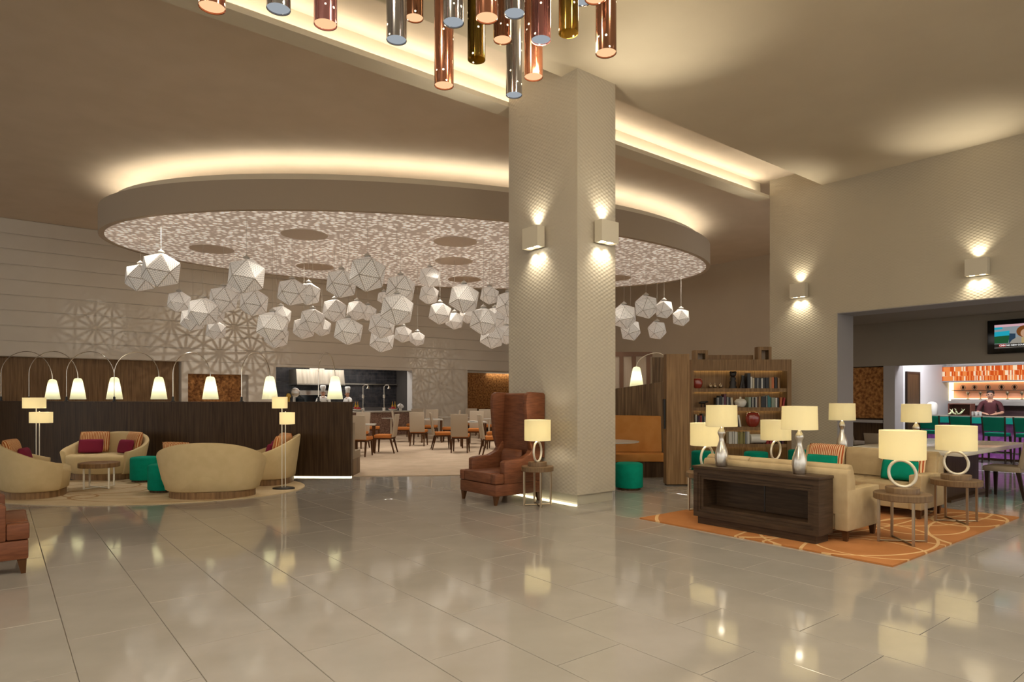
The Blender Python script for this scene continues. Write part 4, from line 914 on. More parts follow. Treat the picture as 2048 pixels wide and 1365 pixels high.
# ------------------------------------------------------------------ booth beside the column
pn = thing('blade_panel', 'tall wooden blade panel at the end of the orange booth', 'panel', (PX(1333, 10.9), 10.9, 0), 0)
pw = PX(1379, 10.9)-PX(1333, 10.9)
MB().box(0, pw, 0, 0.22, 0.02, 2.21).build('panel', 'shelf_wood', pn, smooth=0); MB().box(0.02, pw-0.02, 0.02, 0.20, 0, 0.02).build('kick', 'dark_leg', pn, smooth=0)
MB().box(-0.03, 0.0, 0.06, 0.16, 0.95, 1.45).build('wall_plate', 'black_metal', pn, smooth=0)
bt = thing('booth_bench', 'orange upholstered booth bench beside the column', 'booth', (0, 0, 0), 0)
bx0, bx1 = PX(1205, 12.3), PX(1327, 12.3)
MB().box(bx0, bx1, 12.0, 12.55, 0.0, 0.29).build('base', 'dark_wood', bt, smooth=0)
MB().prism([(bx0, 11.9), (bx1-0.55, 11.98), (bx1, 11.93), (bx1, 12.5), (bx0, 12.5)], 0.29, 0.43).build('seat', 'orange_fabric', bt, bevel=0.02)
MB().hexa([(bx0, 12.42, 0.43), (bx1, 12.42, 0.43), (bx1, 12.6, 0.43), (bx0, 12.6, 0.43)], [(bx0, 12.50, 1.14), (bx1, 12.50, 1.12), (bx1, 12.6, 1.12), (bx0, 12.6, 1.14)]).build('backrest', 'orange_fabric', bt, bevel=0.02)
bwl = thing('booth_wall', 'grey-brown wooden wall behind the orange booth', 'partition')
xa, xb = PX(1195, 12.75), PX(1338, 12.75)
MB().hexa([(xa, 12.66, 0), (xb-0.01, 12.66, 0), (xb-0.01, 12.76, 0), (xa, 12.76, 0)], [(xa, 12.66, 1.60), (xb-0.01, 12.66, 1.80), (xb-0.01, 12.76, 1.80), (xa, 12.76, 1.60)]).build('panel', 'zebra_wood', bwl, smooth=0)
MB().box(PX(1303, 13.1), PX(1340, 13.1), 13.0, 13.1, 0, 2.28).build('tall_panel', 'zebra_wood', bwl, smooth=0)
bt2 = thing('booth_table', 'pale round booth table beside the column', 'table', (PX(1228, 11.3), 11.3, 0))
MB().lathe([(0.42, 0.70), (0.43, 0.705), (0.43, 0.72), (0.0005, 0.725)], 40).build('table_top', 'stone_top', bt2); MB().lathe([(0.2, 0), (0.2, 0.02), (0.03, 0.04), (0.03, 0.70)], 24).build('pedestal', 'steel', bt2)
arc_lamp(PX(1356, 13.3), 13.3, 0.0, PX(1273, 14.3), 14.3, PZ(776, 14.3), PZ(706, 13.8), 'pale arc lamp rising behind the orange booth', 'pearl')
# wooden slat screen far behind
sY = 16.5
sc_ = thing('slat_screen', 'wood-framed beige screen behind the booth arc lamp', 'screen', (PX(1215, sY), sY, 0), 0)
sw = PX(1305, sY)-PX(1215, sY)
ztop = PZ(704, sY)
MB().box(0, sw, 0, 0.06, ztop-0.12, ztop).build('rail', 'screen_wood', sc_, smooth=0)
MB().box(0, sw, 0, 0.06, 0.0, 0.25).build('rail', 'screen_wood', sc_, smooth=0)
ps = [0, PX(1239, sY)-PX(1215, sY), PX(1264, sY)-PX(1215, sY), PX(1293, sY)-PX(1215, sY)]
for x in ps: MB().box(x, x+0.1, -0.01, 0.07, 0.25, ztop-0.12).build('post', 'screen_wood', sc_, smooth=0)
for a, b in zip(ps, ps[1:]): MB().box(a+0.1, b, 0.02, 0.04, 0.25, ztop-0.12).build('panel', 'screen_panel', sc_, smooth=0)
# ------------------------------------------------------------------ dining room chairs and tables
CZ = 0.012
dc = {}
dc['seat'] = MB().box(-0.23, 0.23, -0.21, 0.24, 0.40, 0.485).mesh('seat', 'seat_orange', bevel=0.018)
dc['rail'] = MB().box(-0.21, 0.21, -0.19, 0.22, 0.36, 0.40).mesh('seat_rail', 'leg_wood', smooth=0)
dc['back'] = MB().hexa([(-0.225, -0.265, 0.42), (0.225, -0.265, 0.42), (0.225, -0.215, 0.42), (-0.225, -0.215, 0.42)], [(-0.225, -0.345, 1.02), (0.225, -0.345, 1.02), (0.225, -0.305, 1.02), (-0.225, -0.305, 1.02)]).mesh('backrest', 'chair_taupe', bevel=0.012)
for k, (x, y, ox, oy) in enumerate(((-0.2, 0.2, -0.012, 0.02), (0.2, 0.2, 0.012, 0.02), (-0.2, -0.19, -0.012, -0.10), (0.2, -0.19, 0.012, -0.10))):
    m = MB().hexa([(x+ox-0.014, y+oy-0.014, 0), (x+ox+0.014, y+oy-0.014, 0), (x+ox+0.014, y+oy+0.014, 0), (x+ox-0.014, y+oy+0.014, 0)], [(x-0.024, y-0.024, 0.37), (x+0.024, y-0.024, 0.37), (x+0.024, y+0.024, 0.37), (x-0.024, y+0.024, 0.37)])
    dc[k] = m.mesh('leg', 'leg_wood', smooth=0)
def dchair(px, Y, rz, label):
    t = thing('dining_chair', label, 'chair', (PX(px, Y), Y, CZ), R(rz), 'orange-seated dining chairs')
    link('seat', dc['seat'], t); link('seat_rail', dc['rail'], t); link('backrest', dc['back'], t)
    for k in range(4): link('leg', dc[k], t)
CH = [(722, 16.2, -8, 'dining chair nearest the dark partition end, back to the viewer'),
      (770, 17.1, 88, 'dining chair in side view facing left, alone on the carpet'),
      (745, 21.6, -80, 'dining chair facing right before the kitchen counter, leftmost'),
      (805, 21.2, -84, 'dining chair facing right beside the thin-topped round table'),
      (838, 19.6, -4, 'dining chair with its back to the viewer, below the grey hatch end'),
      (884, 18.3, -78, 'dining chair facing right in the middle of the room'),
      (921, 17.3, -2, 'dining chair seen squarely from behind, nearest the tall wing chair but one'),
      (984, 16.4, -76, 'dining chair half hidden by the tall wing chair'),
      (861, 22.6, 178, 'dining chair facing the viewer across the middle table'),
      (951, 20.3, 176, 'dining chair facing the viewer across the table by the wing chair'),
      (970, 23.0, 182, 'dining chair by the copper niche, right of the rear pair'),
      (941, 24.6, 178, 'dining chair by the copper niche, left of the rear pair'),
      (900, 21.2, 92, 'dining chair facing left in the middle of the rear row'),
      (829, 23.9, 170, 'rearmost dining chair beside the kitchen counter end'),
      (716, 18.6, 165, 'dining chair peeping out behind the partition end'),
      (992, 18.4, 84, 'dining chair facing left close behind the tall wing chair')]
for a in CH: dchair(*a)
def dtable(px, Y, r, label, square=False, m='stone_top'):
    t = thing('dining_table', label, 'table', (PX(px, Y), Y, CZ), R(8), 'small dining tables')
    if square:
        MB().box(-r, r, -r, r, 0.715, 0.75).build('table_top', m, t, bevel=0.004)
        for x in (-r+0.05, r-0.05):
            for y in (-r+0.05, r-0.05): leg(t, x, y, 0, 0.715, 0.02, 0.028, 'leg_wood')
    else:
        MB().lathe([(r-0.01, 0.722), (r, 0.73), (r, 0.742), (0.0005, 0.75)], 36).build('table_top', m, t)
        MB().lathe([(0.2, 0), (0.2, 0.015), (0.03, 0.03), (0.026, 0.722)], 24).build('pedestal', 'pearl', t)
    return t
TBL = [(782, 22.3, 0.32, 'thin-topped round table before the kitchen counter', False), (863, 21.1, 0.36, 'square table behind the middle dining chairs', True),
       (886, 23.4, 0.36, 'round table at the rear below the plain wall', False), (921, 22.9, 0.36, 'round table at the rear beside the copper niche', False),
       (946, 18.95, 0.38, 'square table set with plates near the tall wing chair', True), (978, 21.6, 0.36, 'round table almost hidden by the tall wing chair', False),
       (730, 17.3, 0.28, 'small square table near the partition end', True)]
for px, Y, r, lab, sq in TBL: dtable(px, Y, r, lab, sq)
for px, Y, lab in ((861, 21.05, 'white plate on the square table behind the middle chairs'), (945, 18.85, 'white plate on the square table near the tall wing chair')):
    o = MB().lathe([(0.06, 0), (0.07, 0.008), (0.13, 0.02), (0.132, 0.024), (0.07, 0.012), (0.0005, 0.010)], 28).build('plate', 'porcelain', None, (PX(px, Y), Y, CZ+0.751), smooth=70); tag(o, lab, 'plate')

# ------------------------------------------------------------------ people: one skinned body each
def person(name, label, loc, rz, joints, bones, mats, regions, head, children):
    """joints: name->(pos, radius); bones: pairs; regions: pair->material index; body grown with a Skin modifier"""
    names = list(joints); idx = {n: i for i, n in enumerate(names)}
    me = bpy.data.meshes.new('body'); me.from_pydata([joints[n][0] for n in names], [(idx[a], idx[b]) for a, b in bones], [])
    tmp = bpy.data.objects.new('tmp', me); COL.objects.link(tmp)
    tmp.modifiers.new('skin', 'SKIN'); sv = me.skin_vertices[0].data
    for i, n in enumerate(names):
        r = joints[n][1]; sv[i].radius = r if isinstance(r, tuple) else (r, r); sv[i].use_root = (n == 'pelvis')
    s = tmp.modifiers.new('sub', 'SUBSURF'); s.levels = 2; s.render_levels = 2
    dg = bpy.context.evaluated_depsgraph_get(); dg.update()
    out = bpy.data.meshes.new_from_object(tmp.evaluated_get(dg)); bpy.data.objects.remove(tmp)
    out.materials.clear()
    for m in mats: out.materials.append(MATS[m])
    segs = [(Vector(joints[a][0]), Vector(joints[b][0]), regions.get((a, b), 0)) for a, b in bones]
    for f in out.polygons:
        c = f.center; best = (9, 0)
        for a, b, mi in segs:
            d = b-a; k = max(0, min(1, (c-a).dot(d)/d.length_squared)); e = (c-(a+d*k)).length
            if e < best[0]: best = (e, mi)
        f.material_index = best[1]
    out.shade_smooth()
    o = link('person', out, None, loc, rz); tag(o, label, 'person')
    for nm, mb, m in children: mb.build(nm, m, o, smooth=180)
    return o
def figure(H, arms):
    k = H/1.72
    J = {'pelvis': ((0, 0, 0.94*k), (0.155*k, 0.11*k)), 'waist': ((0, 0, 1.08*k), (0.14*k, 0.10*k)), 'chest': ((0, 0.0, 1.26*k), (0.165*k, 0.115*k)), 'collar': ((0, 0, 1.40*k), (0.11*k, 0.085*k)),
         'neck': ((0, 0.01, 1.475*k), 0.052*k), 'jaw': ((0, 0.03, 1.53*k), (0.066*k, 0.075*k)), 'brow': ((0, 0.02, 1.61*k), (0.075*k, 0.092*k)), 'crown': ((0, 0.01, 1.675*k), (0.055*k, 0.07*k))}
    B = [('pelvis', 'waist'), ('waist', 'chest'), ('chest', 'collar'), ('collar', 'neck'), ('neck', 'jaw'), ('jaw', 'brow'), ('brow', 'crown')]
    for s, n in ((-1, 'l'), (1, 'r')):
        el, wr = arms[n]
        hd = Vector(wr)+(Vector(wr)-Vector(el)).normalized()*0.085
        J.update({'sh'+n: ((s*0.185*k, 0, 1.375*k), 0.066*k), 'el'+n: (el, 0.047*k), 'wr'+n: (wr, 0.031*k), 'ha'+n: (tuple(hd), (0.04*k, 0.02*k)),
                  'hip'+n: ((s*0.09*k, 0, 0.86*k), 0.095*k), 'kn'+n: ((s*0.10*k, 0.01, 0.48*k), 0.066*k), 'an'+n: ((s*0.10*k, -0.01, 0.075*k), 0.045*k), 'to'+n: ((s*0.11*k, 0.16, 0.045), 0.042*k)})
        B += [('collar', 'sh'+n), ('sh'+n, 'el'+n), ('el'+n, 'wr'+n), ('wr'+n, 'ha'+n), ('pelvis', 'hip'+n), ('hip'+n, 'kn'+n), ('kn'+n, 'an'+n), ('an'+n, 'to'+n)]
        d = (hd-Vector(wr)).normalized(); sd = Vector((1, 0, 0))
        for q in range(5):
            off = (-0.03+0.02*q) if q < 4 else 0.05*(-s)
            ln = (0.06, 0.075, 0.07, 0.055, 0.03)[q]
            base = hd if q < 4 else Vector(wr)+d*0.04
            J['f%d%s' % (q, n)] = (tuple(base+sd*off*k+d*0.03), 0.010); J['g%d%s' % (q, n)] = (tuple(base+sd*off*k*1.1+d*(0.03+ln)+Vector((0, 0, -0.02))), 0.008)
            B += [('ha'+n if q < 4 else 'wr'+n, 'f%d%s' % (q, n)), ('f%d%s' % (q, n), 'g%d%s' % (q, n))]
    return J, B, k
def face_parts(k, hair=None):
    ch = [('eye', MB().ball((-0.03*k, 0.108*k, 1.60*k), 0.011*k), 'hair_dark'), ('eye', MB().ball((0.03*k, 0.108*k, 1.60*k), 0.011*k), 'hair_dark'),
          ('nose', MB().ball((0, 0.12*k, 1.567*k), 0.013*k, 0.02*k, 0.026*k), 'skin'), ('mouth', MB().ball((0, 0.106*k, 1.53*k), 0.022*k, 0.008*k, 0.006*k), 'fruit_red'),
          ('ear', MB().ball((-0.078*k, 0.01, 1.585*k), 0.012*k, 0.02*k, 0.03*k), 'skin'), ('ear', MB().ball((0.078*k, 0.01, 1.585*k), 0.012*k, 0.02*k, 0.03*k), 'skin')]
    return ch
def regions_for(B, shirt_sleeve, trouser):
    reg = {}
    for a, b in B:
        if a in ('pelvis', 'waist', 'chest') and b in ('waist', 'chest', 'collar'): reg[(a, b)] = 1
        elif a == 'collar' and b.startswith('sh'): reg[(a, b)] = 1
        elif a.startswith('sh'): reg[(a, b)] = 1
        elif a.startswith('el'): reg[(a, b)] = 1 if shirt_sleeve else 0
        elif a in ('pelvis',) or a.startswith(('hip', 'kn', 'an')): reg[(a, b)] = 2
    return reg
# bartender
bu, bv = 19.15, v_on_u(1981, 19.15)
J, B, k = figure(1.66, {'l': ((-0.25, 0.06, 1.10), (-0.12, 0.28, 1.06)), 'r': ((0.25, 0.08, 1.10), (0.10, 0.30, 1.08))})
hair = MB().ball((0, -0.005, 1.655*k), 0.085*k, 0.098*k, 0.055*k).ball((0, -0.035*k, 1.61*k), 0.082*k, 0.07*k, 0.07*k)
person('person', 'bartender in a maroon shirt working behind the teal bar', G(bu, bv), TH+R(90+8), J, B, ['skin', 'shirt_maroon', 'trousers'], regions_for(B, False, True), None,
       face_parts(k)+[('hair', hair, 'hair_dark')])
# ------------------------------------------------------------------ kitchen behind the hatch
KD = VB+2.4
kt = thing('kitchen_counter', 'long kitchen counter with a brown terrazzo front below the hatch', 'counter', (0, 0, 0), TH)
MB().box(K0-0.1, K1+0.0, VB-0.16, VB+0.55, 0.88, 0.93).build('worktop', 'stone_top', kt, bevel=0.004)
MB().box(K0, K1-0.05, VB-0.08, VB+0.5, 0.0, 0.88).build('front', 'terrazzo', kt, smooth=0)
kr = struct('wall_kitchen', MB().box(K0-1.2, K1+0.9, KD, KD+0.2, 0, 3.0).box(K1+0.6, K1+0.8, VB+0.4, KD, 0, 3.0).box(K0-1.2, K0-1.0, VB+0.4, KD, 0, 3.0), 'kitchen_grout', label='dark tiled kitchen walls behind the hatch', smooth=0)
struct('ceiling_kitchen', MB().box(K0-1.2, K1+0.9, VB+0.4, KD+0.2, 2.9, 3.0), 'grey_paint', smooth=0)
o = MB().box(K1-0.015, K1, VB+0.01, VB+0.4, 0.93, 2.52).build('hatch_reveal', 'white_paint', wall_back, smooth=0); o['label'] = 'pale reveal of the kitchen hatch'
ts = MB(); s_ = 0.145
for i in range(int((K1-K0+1.6)/s_)):
    for j in range(12): ts.box(K0-0.9+i*s_+0.006, K0-0.9+(i+1)*s_-0.006, KD-0.012, KD, 1.05+j*s_+0.006, 1.05+(j+1)*s_-0.006)
o = ts.build('wall_tile_field', 'kitchen_tile', kr, smooth=0); o['kind'] = 'stuff'
hd = thing('extractor_hood', 'brushed steel extractor hood above the kitchen oven', 'hood', G(u_on_v(640, KD-0.7), KD-0.75, 1.98), TH)
MB().hexa([(-0.95, -0.1, 0), (0.95, -0.1, 0), (0.95, 0.73, 0), (-0.95, 0.73, 0)], [(-0.95, 0.0, 0.55), (0.95, 0.0, 0.55), (0.95, 0.73, 0.55), (-0.95, 0.73, 0.55)]).build('canopy', 'hood_steel', hd, smooth=0)
MB().box(-0.96, 0.96, -0.12, 0.73, -0.05, 0.0).build('lip', 'steel', hd, smooth=0)
MB().box(-0.3, 0.3, 0.35, 0.72, 0.55, 0.92).build('flue', 'brushed_steel', hd, smooth=0)
rl = thing('steel_rail', 'steel rail across the tiled kitchen wall', 'rail', G(u_on_v(760, KD-0.1), KD-0.06, 2.0), TH)
rx0 = u_on_v(640, KD-0.7)+1.0-u_on_v(760, KD-0.1)
MB().box(rx0, 2.6, -0.05, 0.0, -0.025, 0.025).build('rail', 'steel', rl, smooth=0)
for x in (rx0+0.1, 0.3, 2.2): MB().box(x, x+0.04, 0.0, 0.05, -0.02, 0.02).build('bracket', 'steel', rl, smooth=0)
ov = thing('oven', 'open bread oven behind the chefs', 'oven', G(u_on_v(622, KD-0.5), KD-0.62, 0), TH)
MB().box(-0.75, 0.75, 0, 0.6, 0, 1.02).box(-0.75, 0.75, 0, 0.6, 1.55, 1.72).box(-0.75, -0.65, 0, 0.6, 1.02, 1.55).box(0.65, 0.75, 0, 0.6, 1.02, 1.55).build('body', 'steel', ov, smooth=0)
MB().box(-0.65, 0.65, 0.5, 0.6, 1.02, 1.55).build('chamber', 'glass_dark', ov, smooth=0)
MB().ball((-0.05, 0.25, 1.15), 0.42, 0.2, 0.14).build('loaf', 'bread', ov, smooth=180)
MB().tube([(-0.6, -0.04, 0.95), (0.6, -0.04, 0.95)], 0.015).build('handle', 'steel', ov)
mat('kitchen_glow', (0.05, 0.12, 0.18), 0.1)
def chef(px, v, rz, H, label):
    u = u_on_v(px, v)
    J, B, k = figure(H, {'l': ((-0.26, 0.05, 1.12), (-0.15, 0.27, 1.05)), 'r': ((0.26, 0.05, 1.12), (0.15, 0.27, 1.05))})
    hat = MB().lathe([(0.083*k, 0), (0.083*k, 0.09*k), (0.10*k, 0.13*k), (0.105*k, 0.2*k), (0.085*k, 0.235*k), (0.0005, 0.24*k)], 20, (0, 0.015, 1.635*k))
    sc = MB().lathe([(0.075*k, 0), (0.08*k, 0.02), (0.068*k, 0.045)], 16, (0, 0.01, 1.42*k))
    person('person', label, G(u, v), TH+rz, J, B, ['skin', 'chef_white', 'trousers'], regions_for(B, True, True), None, face_parts(k)+[('chef_hat', hat, 'chef_white'), ('collar', sc, 'chef_white')])
chef(646, VB+1.05, R(180-20), 1.76, 'chef in a white jacket and tall hat facing the hatch')
chef(696, VB+1.0, R(100), 1.72, 'chef in a white jacket and hat turned to the left')
def kitem(px, dv=0.15, z=0.931): v = VB+dv; return G(u_on_v(px, v), v, z)
def bowl(px, lab, n):
    t = thing('fruit_bowl', lab, 'bowl', kitem(px)); 
    MB().lathe([(0.10, 0), (0.11, 0.01), (0.20, 0.07), (0.205, 0.078), (0.11, 0.022), (0.0005, 0.016)], 28).build('bowl', 'porcelain', t, smooth=70)
    for k in range(n):
        a = k*2.399; r = 0.04+0.07*((k % 5)/4) if k < n-2 else 0.03
        o = MB().lathe([(0.004, -0.038), (0.03, -0.034), (0.047, 0.0), (0.04, 0.03), (0.012, 0.036), (0.003, 0.028)], 12, caps=False).build('apple', 'fruit_red', None, kitem(px)+Vector((r*math.cos(a), r*math.sin(a), 0.075+(0.055 if k >= n-3 else 0.01*(k % 2)))), smooth=180)
        tag(o, 'red apple in the %s fruit bowl on the kitchen counter' % ('left' if px < 740 else 'right'), 'apple', 'apples in the %s bowl' % ('left' if px < 740 else 'right'))
bowl(716, 'white bowl of red apples at the left of the kitchen hatch', 7); bowl(786, 'white bowl of red apples at the right of the kitchen hatch', 9)
for px, lab in ((711, 'left pair, left one'), (715.5, 'left pair, right one'), (785, 'right pair, left one'), (790, 'right pair, right one')):
    t = thing('oil_bottle', 'amber oil bottle on the kitchen counter, %s' % lab, 'bottle', kitem(px, 0.42), 0, 'oil bottles in the hatch')
    MB().lathe([(0.038, 0), (0.04, 0.01), (0.04, 0.2), (0.014, 0.27), (0.014, 0.33)], 16).build('body', 'oil', t, smooth=60); MB().cyl(0, 0, 0.33, 0.36, 0.016, n=10).build('cork', 'bread', t)
fl = thing('flower_bunch', 'white flower heads beside the right fruit bowl', 'flowers', kitem(801, 0.2))
MB().lathe([(0.05, 0), (0.06, 0.1), (0.05, 0.11)], 16).build('vase', 'porcelain', fl)
for k in range(7): MB().ball((0.07*math.cos(k*0.9), 0.07*math.sin(k*0.9), 0.16+0.03*(k % 3)), 0.06).build('bloom', 'chef_white', fl, smooth=180)
for px, lab in ((726, 'left'), (768, 'right')):
    t = thing('counter_lantern', 'white and steel heat lamp post on the counter, %s one' % lab, 'heat lamp', kitem(px, 0.3), 0, 'heat lamp posts')
    MB().box(-0.05, 0.05, -0.05, 0.05, 0, 0.12).build('foot', 'porcelain', t, bevel=0.005); MB().cyl(0, 0, 0.12, 0.95, 0.018, n=10).build('post', 'steel', t)
    MB().lathe([(0.04, 0.50), (0.045, 0.62), (0.02, 0.63)], 14).build('cuff', 'porcelain', t)
    MB().tube([(0, 0, 0.93), (0.06, 0, 1.0), (0.16, 0, 1.0), (0.2, 0, 0.95)], 0.014).build('arm', 'steel', t); MB().lathe([(0.07, 0.86), (0.03, 0.95), (0.02, 0.96)], 14, (0.2, 0, 0)).build('lamp_shade', 'steel', t)
st = thing('strainer', 'round steel strainer standing in the kitchen hatch', 'strainer', kitem(590, 0.35))
MB().lathe([(0.09, 0), (0.09, 0.02), (0.02, 0.03)], 16).build('foot', 'steel', st); MB().cyl(0, 0, 0.03, 0.55, 0.012, n=8).build('handle', 'steel', st)
MB().ball((0, 0, 0.70), 0.17, 0.06, 0.17).build('sieve', 'brushed_steel', st, smooth=180)
ol = thing('cruet_stand', 'wooden cruet stand with oil bottles at the hatch left end', 'cruet', kitem(577, 0.3))
MB().box(-0.16, 0.16, -0.07, 0.07, 0, 0.28).build('box', 'bread', ol, bevel=0.006); MB().box(-0.2, 0.2, -0.09, 0.09, 0.28, 0.33).build('tray', 'porcelain', ol, bevel=0.004); MB().lathe([(0.05, 0.33), (0.05, 0.5), (0.09, 0.56), (0.05, 0.66), (0.02, 0.67)], 16).build('cruet', 'oil', ol)
gp = thing('herb_pot', 'pot of pale herbs beside the strainer', 'plant', kitem(597, 0.14))
MB().lathe([(0.06, 0), (0.08, 0.09), (0.0005, 0.09)], 16).build('pot', 'porcelain', gp)
for k in range(9): MB().tube([(0.03*math.cos(k*0.7), 0.03*math.sin(k*0.7), 0.08), (0.09*math.cos(k*0.7), 0.09*math.sin(k*0.7), 0.2+0.02*(k % 3))], [0.014, 0.006], 6).build('stalk', 'leek', gp)
light('kitchen_light', 'AREA', G((K0+K1)/2, VB+1.2, 2.86), 75, NEUT, (0, 0, TH), shape='RECTANGLE', size=4.5, size_y=1.2)
light('niche_light', 'AREA', G((C2a+C2b)/2, VB+0.12, 2.48), 10, WARM, (R(20), 0, TH), shape='RECTANGLE', size=3.0, size_y=0.08)

# ------------------------------------------------------------------ bar
BU = 18.15
bv0, bv1 = 0.8, v_on_u(1850, BU)
br = thing('bar_counter', 'bar counter with teal edge and purple patterned front', 'bar', (0, 0, 0), TH)
MB().box(BU-0.12, BU+0.62, bv0, bv1, 0.985, 1.03).build('worktop', 'brushed_steel', br, bevel=0.004)
MB().box(BU-0.13, BU-0.10, bv0, bv1, 0.86, 1.0).build('edge_band', 'teal_lacquer', br, smooth=0)
MB().box(BU, BU+0.58, bv0, bv1-0.02, 0, 0.985).build('carcass', 'dark_wood', br, smooth=0)
npan = 5
for k in range(npan):
    a = bv0+(bv1-bv0)*k/npan; b = bv0+(bv1-bv0)*(k+1)/npan
    MB().box(BU-0.025, BU, a+0.006, b-0.006, 0.06, 0.97).build('front_panel', 'purple_panel', br, smooth=0)
MB().tube([(BU-0.15, bv0, 0.2), (BU-0.15, bv1, 0.2)], 0.02, 8).build('foot_rail', 'steel', br)
def stool(px, lab):
    su = BU-0.52; v = v_on_u(px, su)
    t = thing('bar_stool', lab, 'bar stool', G(su, v), TH-R(90), 'teal bar stools')
    MB().box(-0.21, 0.21, -0.19, 0.21, 0.60, 0.68).build('seat', 'stool_teal', t, bevel=0.02)
    MB().hexa([(-0.19, -0.22, 0.72), (0.19, -0.22, 0.72), (0.19, -0.18, 0.72), (-0.19, -0.18, 0.72)], [(-0.21, -0.28, 1.03), (0.21, -0.28, 1.03), (0.21, -0.245, 1.03), (-0.21, -0.245, 1.03)]).build('backrest', 'stool_teal', t, bevel=0.01)
    for x in (-0.2, 0.2):
        MB().tube([(x*1.08, -0.24, 0.0), (x, -0.19, 0.60), (x*1.06, -0.265, 1.04)], 0.019, 6).build('leg', 'dark_leg', t); leg(t, x, 0.18, 0, 0.60, 0.016, 0.022, 'dark_leg', 0.01*(1 if x > 0 else -1), 0.02)
    MB().box(-0.2, 0.2, 0.18, 0.2, 0.22, 0.25).build('foot_bar', 'dark_leg', t, smooth=0)
for px, lab in ((1866, 'teal bar stool at the left end of the bar'), (1928, 'teal bar stool second from the left at the bar'), (1994, 'teal bar stool right in front of the bartender'), (2058, 'teal bar stool cut by the right picture edge')): stool(px, lab)
# back bar: hung tile canopy, lit shelf, steel panel
cu = 19.55; cv1 = v_on_u(1874, cu); cv0 = 1.2
cz0, cz1 = 1.90, 2.27
cn = thing('tile_canopy', 'hanging canopy of glowing orange tiles above the bar', 'canopy', (0, 0, 0), TH)
MB().box(cu, cu+0.35, cv0, cv1, cz0-0.03, cz0).box(cu, cu+0.35, cv0, cv1, cz1, cz1+0.03).box(cu, cu+0.35, cv1-0.03, cv1, cz0, cz1).box(cu+0.3, cu+0.35, cv0, cv1-0.03, cz0, cz1).build('frame', 'grey_paint', cn, smooth=0)
MB().box(cu+0.1, cu+0.14, cv0+0.2, cv0+0.24, cz1+0.03, 2.85).box(cu+0.1, cu+0.14, cv1-0.24, cv1-0.2, cz1+0.03, 2.85).build('hanger', 'steel', cn, smooth=0)
tb = {k: MB() for k in 'abc'}
x = cv0+0.01
while x < cv1-0.06:
    w_ = random.choice((0.026, 0.036, 0.022))
    for r_ in range(3):
        k = random.choices('abc', (5, 4, 2.2))[0]
        h_ = (cz1-cz0)/3
        tb[k].box(cu+0.02+random.uniform(0, 0.012), cu+0.3, x+0.003, x+w_-0.003, cz0+r_*h_+0.004, cz0+(r_+1)*h_-0.004)
    x += w_
for k in 'abc':
    o = tb[k].build('glass_tile_field', 'orange_tile_'+k, cn, smooth=0); o['kind'] = 'stuff'
bb = thing('back_bar', 'back bar with glowing orange display shelves', 'cabinet', (0, 0, 0), TH)
su = UB-0.02; sv1 = v_on_u(1903, UB-0.2); sv0 = 1.0
MB().box(UB-0.04, UB-0.01, sv0, sv1, 1.42, 1.90).build('back_panel', 'bar_back', bb, smooth=0)
MB().box(UB-0.24, UB-0.04, sv0, sv1, 1.38, 1.42).build('shelf', 'brushed_steel', bb, smooth=0)
MB().box(UB-0.2, UB-0.04, sv0, sv1, 1.645, 1.66).build('shelf', 'screen_wood', bb, smooth=0)
MB().box(UB-0.24, UB-0.01, sv1, sv1+0.04, 1.38, 1.95).build('side_panel', 'bar_strip', bb, smooth=0)
MB().box(UB-0.10, UB-0.04, sv0, sv1, 1.87, 1.90).build('light_strip', 'bar_strip', bb, smooth=0)
MB().box(UB-0.07, UB-0.045, sv0, sv1, 1.425, 1.44).build('light_strip', 'bar_strip', bb, smooth=0)
MB().box(UB-0.30, UB-0.01, sv0, sv1+0.04, 1.26, 1.38).build('steel_band', 'brushed_steel', bb, smooth=0)
MB().box(UB-0.06, UB-0.01, sv0, PJ0, 0.9, 1.26).build('backsplash', 'backsplash', bb, smooth=0)
MB().box(UB-0.55, UB-0.06, sv0, PJ0-0.1, 0.0, 0.92).build('base_unit', 'dark_wood', bb, smooth=0)
MB().box(UB-0.05, UB-0.01, sv1+0.05, PJ0, 1.26, 2.15).build('steel_panel', 'brushed_steel', bb, smooth=0)
for i, px in enumerate((1926, 1949, 1976, 2003, 2029)):
    v = v_on_u(px, UB-0.14); t = thing('disc_ornament', 'round ornament on the upper back bar shelf, %s from left' % ORD[i], 'ornament', G(UB-0.14, v, 1.66), TH+R(90), 'round ornaments on the back bar')
    MB().tube([(0.055*math.cos(a*0.3927), 0, 0.075+0.055*math.sin(a*0.3927)) for a in range(16)], 0.009, 6, True).build('ring', 'bronze_metal', t, smooth=180); MB().ball((0, 0, 0.075), 0.028, 0.01, 0.042).build('core', 'dark_leg', t, smooth=180); MB().box(-0.03, 0.03, -0.02, 0.02, 0, 0.014).build('foot', 'bronze_metal', t, smooth=0)
for i, px in enumerate((1936, 1961, 2015, 2044)):
    v = v_on_u(px, UB-0.15); o = MB().lathe([(0.04, 0), (0.034, 0.012), (0.007, 0.02), (0.006, 0.10), (0.03, 0.13), (0.042, 0.165), (0.038, 0.20), (0.036, 0.20), (0.038, 0.165), (0.0005, 0.125)], 16, caps=False).build('goblet', 'bronze_metal', None, G(UB-0.15, v, 1.42), smooth=70)
    tag(o, 'stemmed goblet on the lower back bar shelf, %s from left' % ORD[i], 'goblet', 'goblets on the back bar')
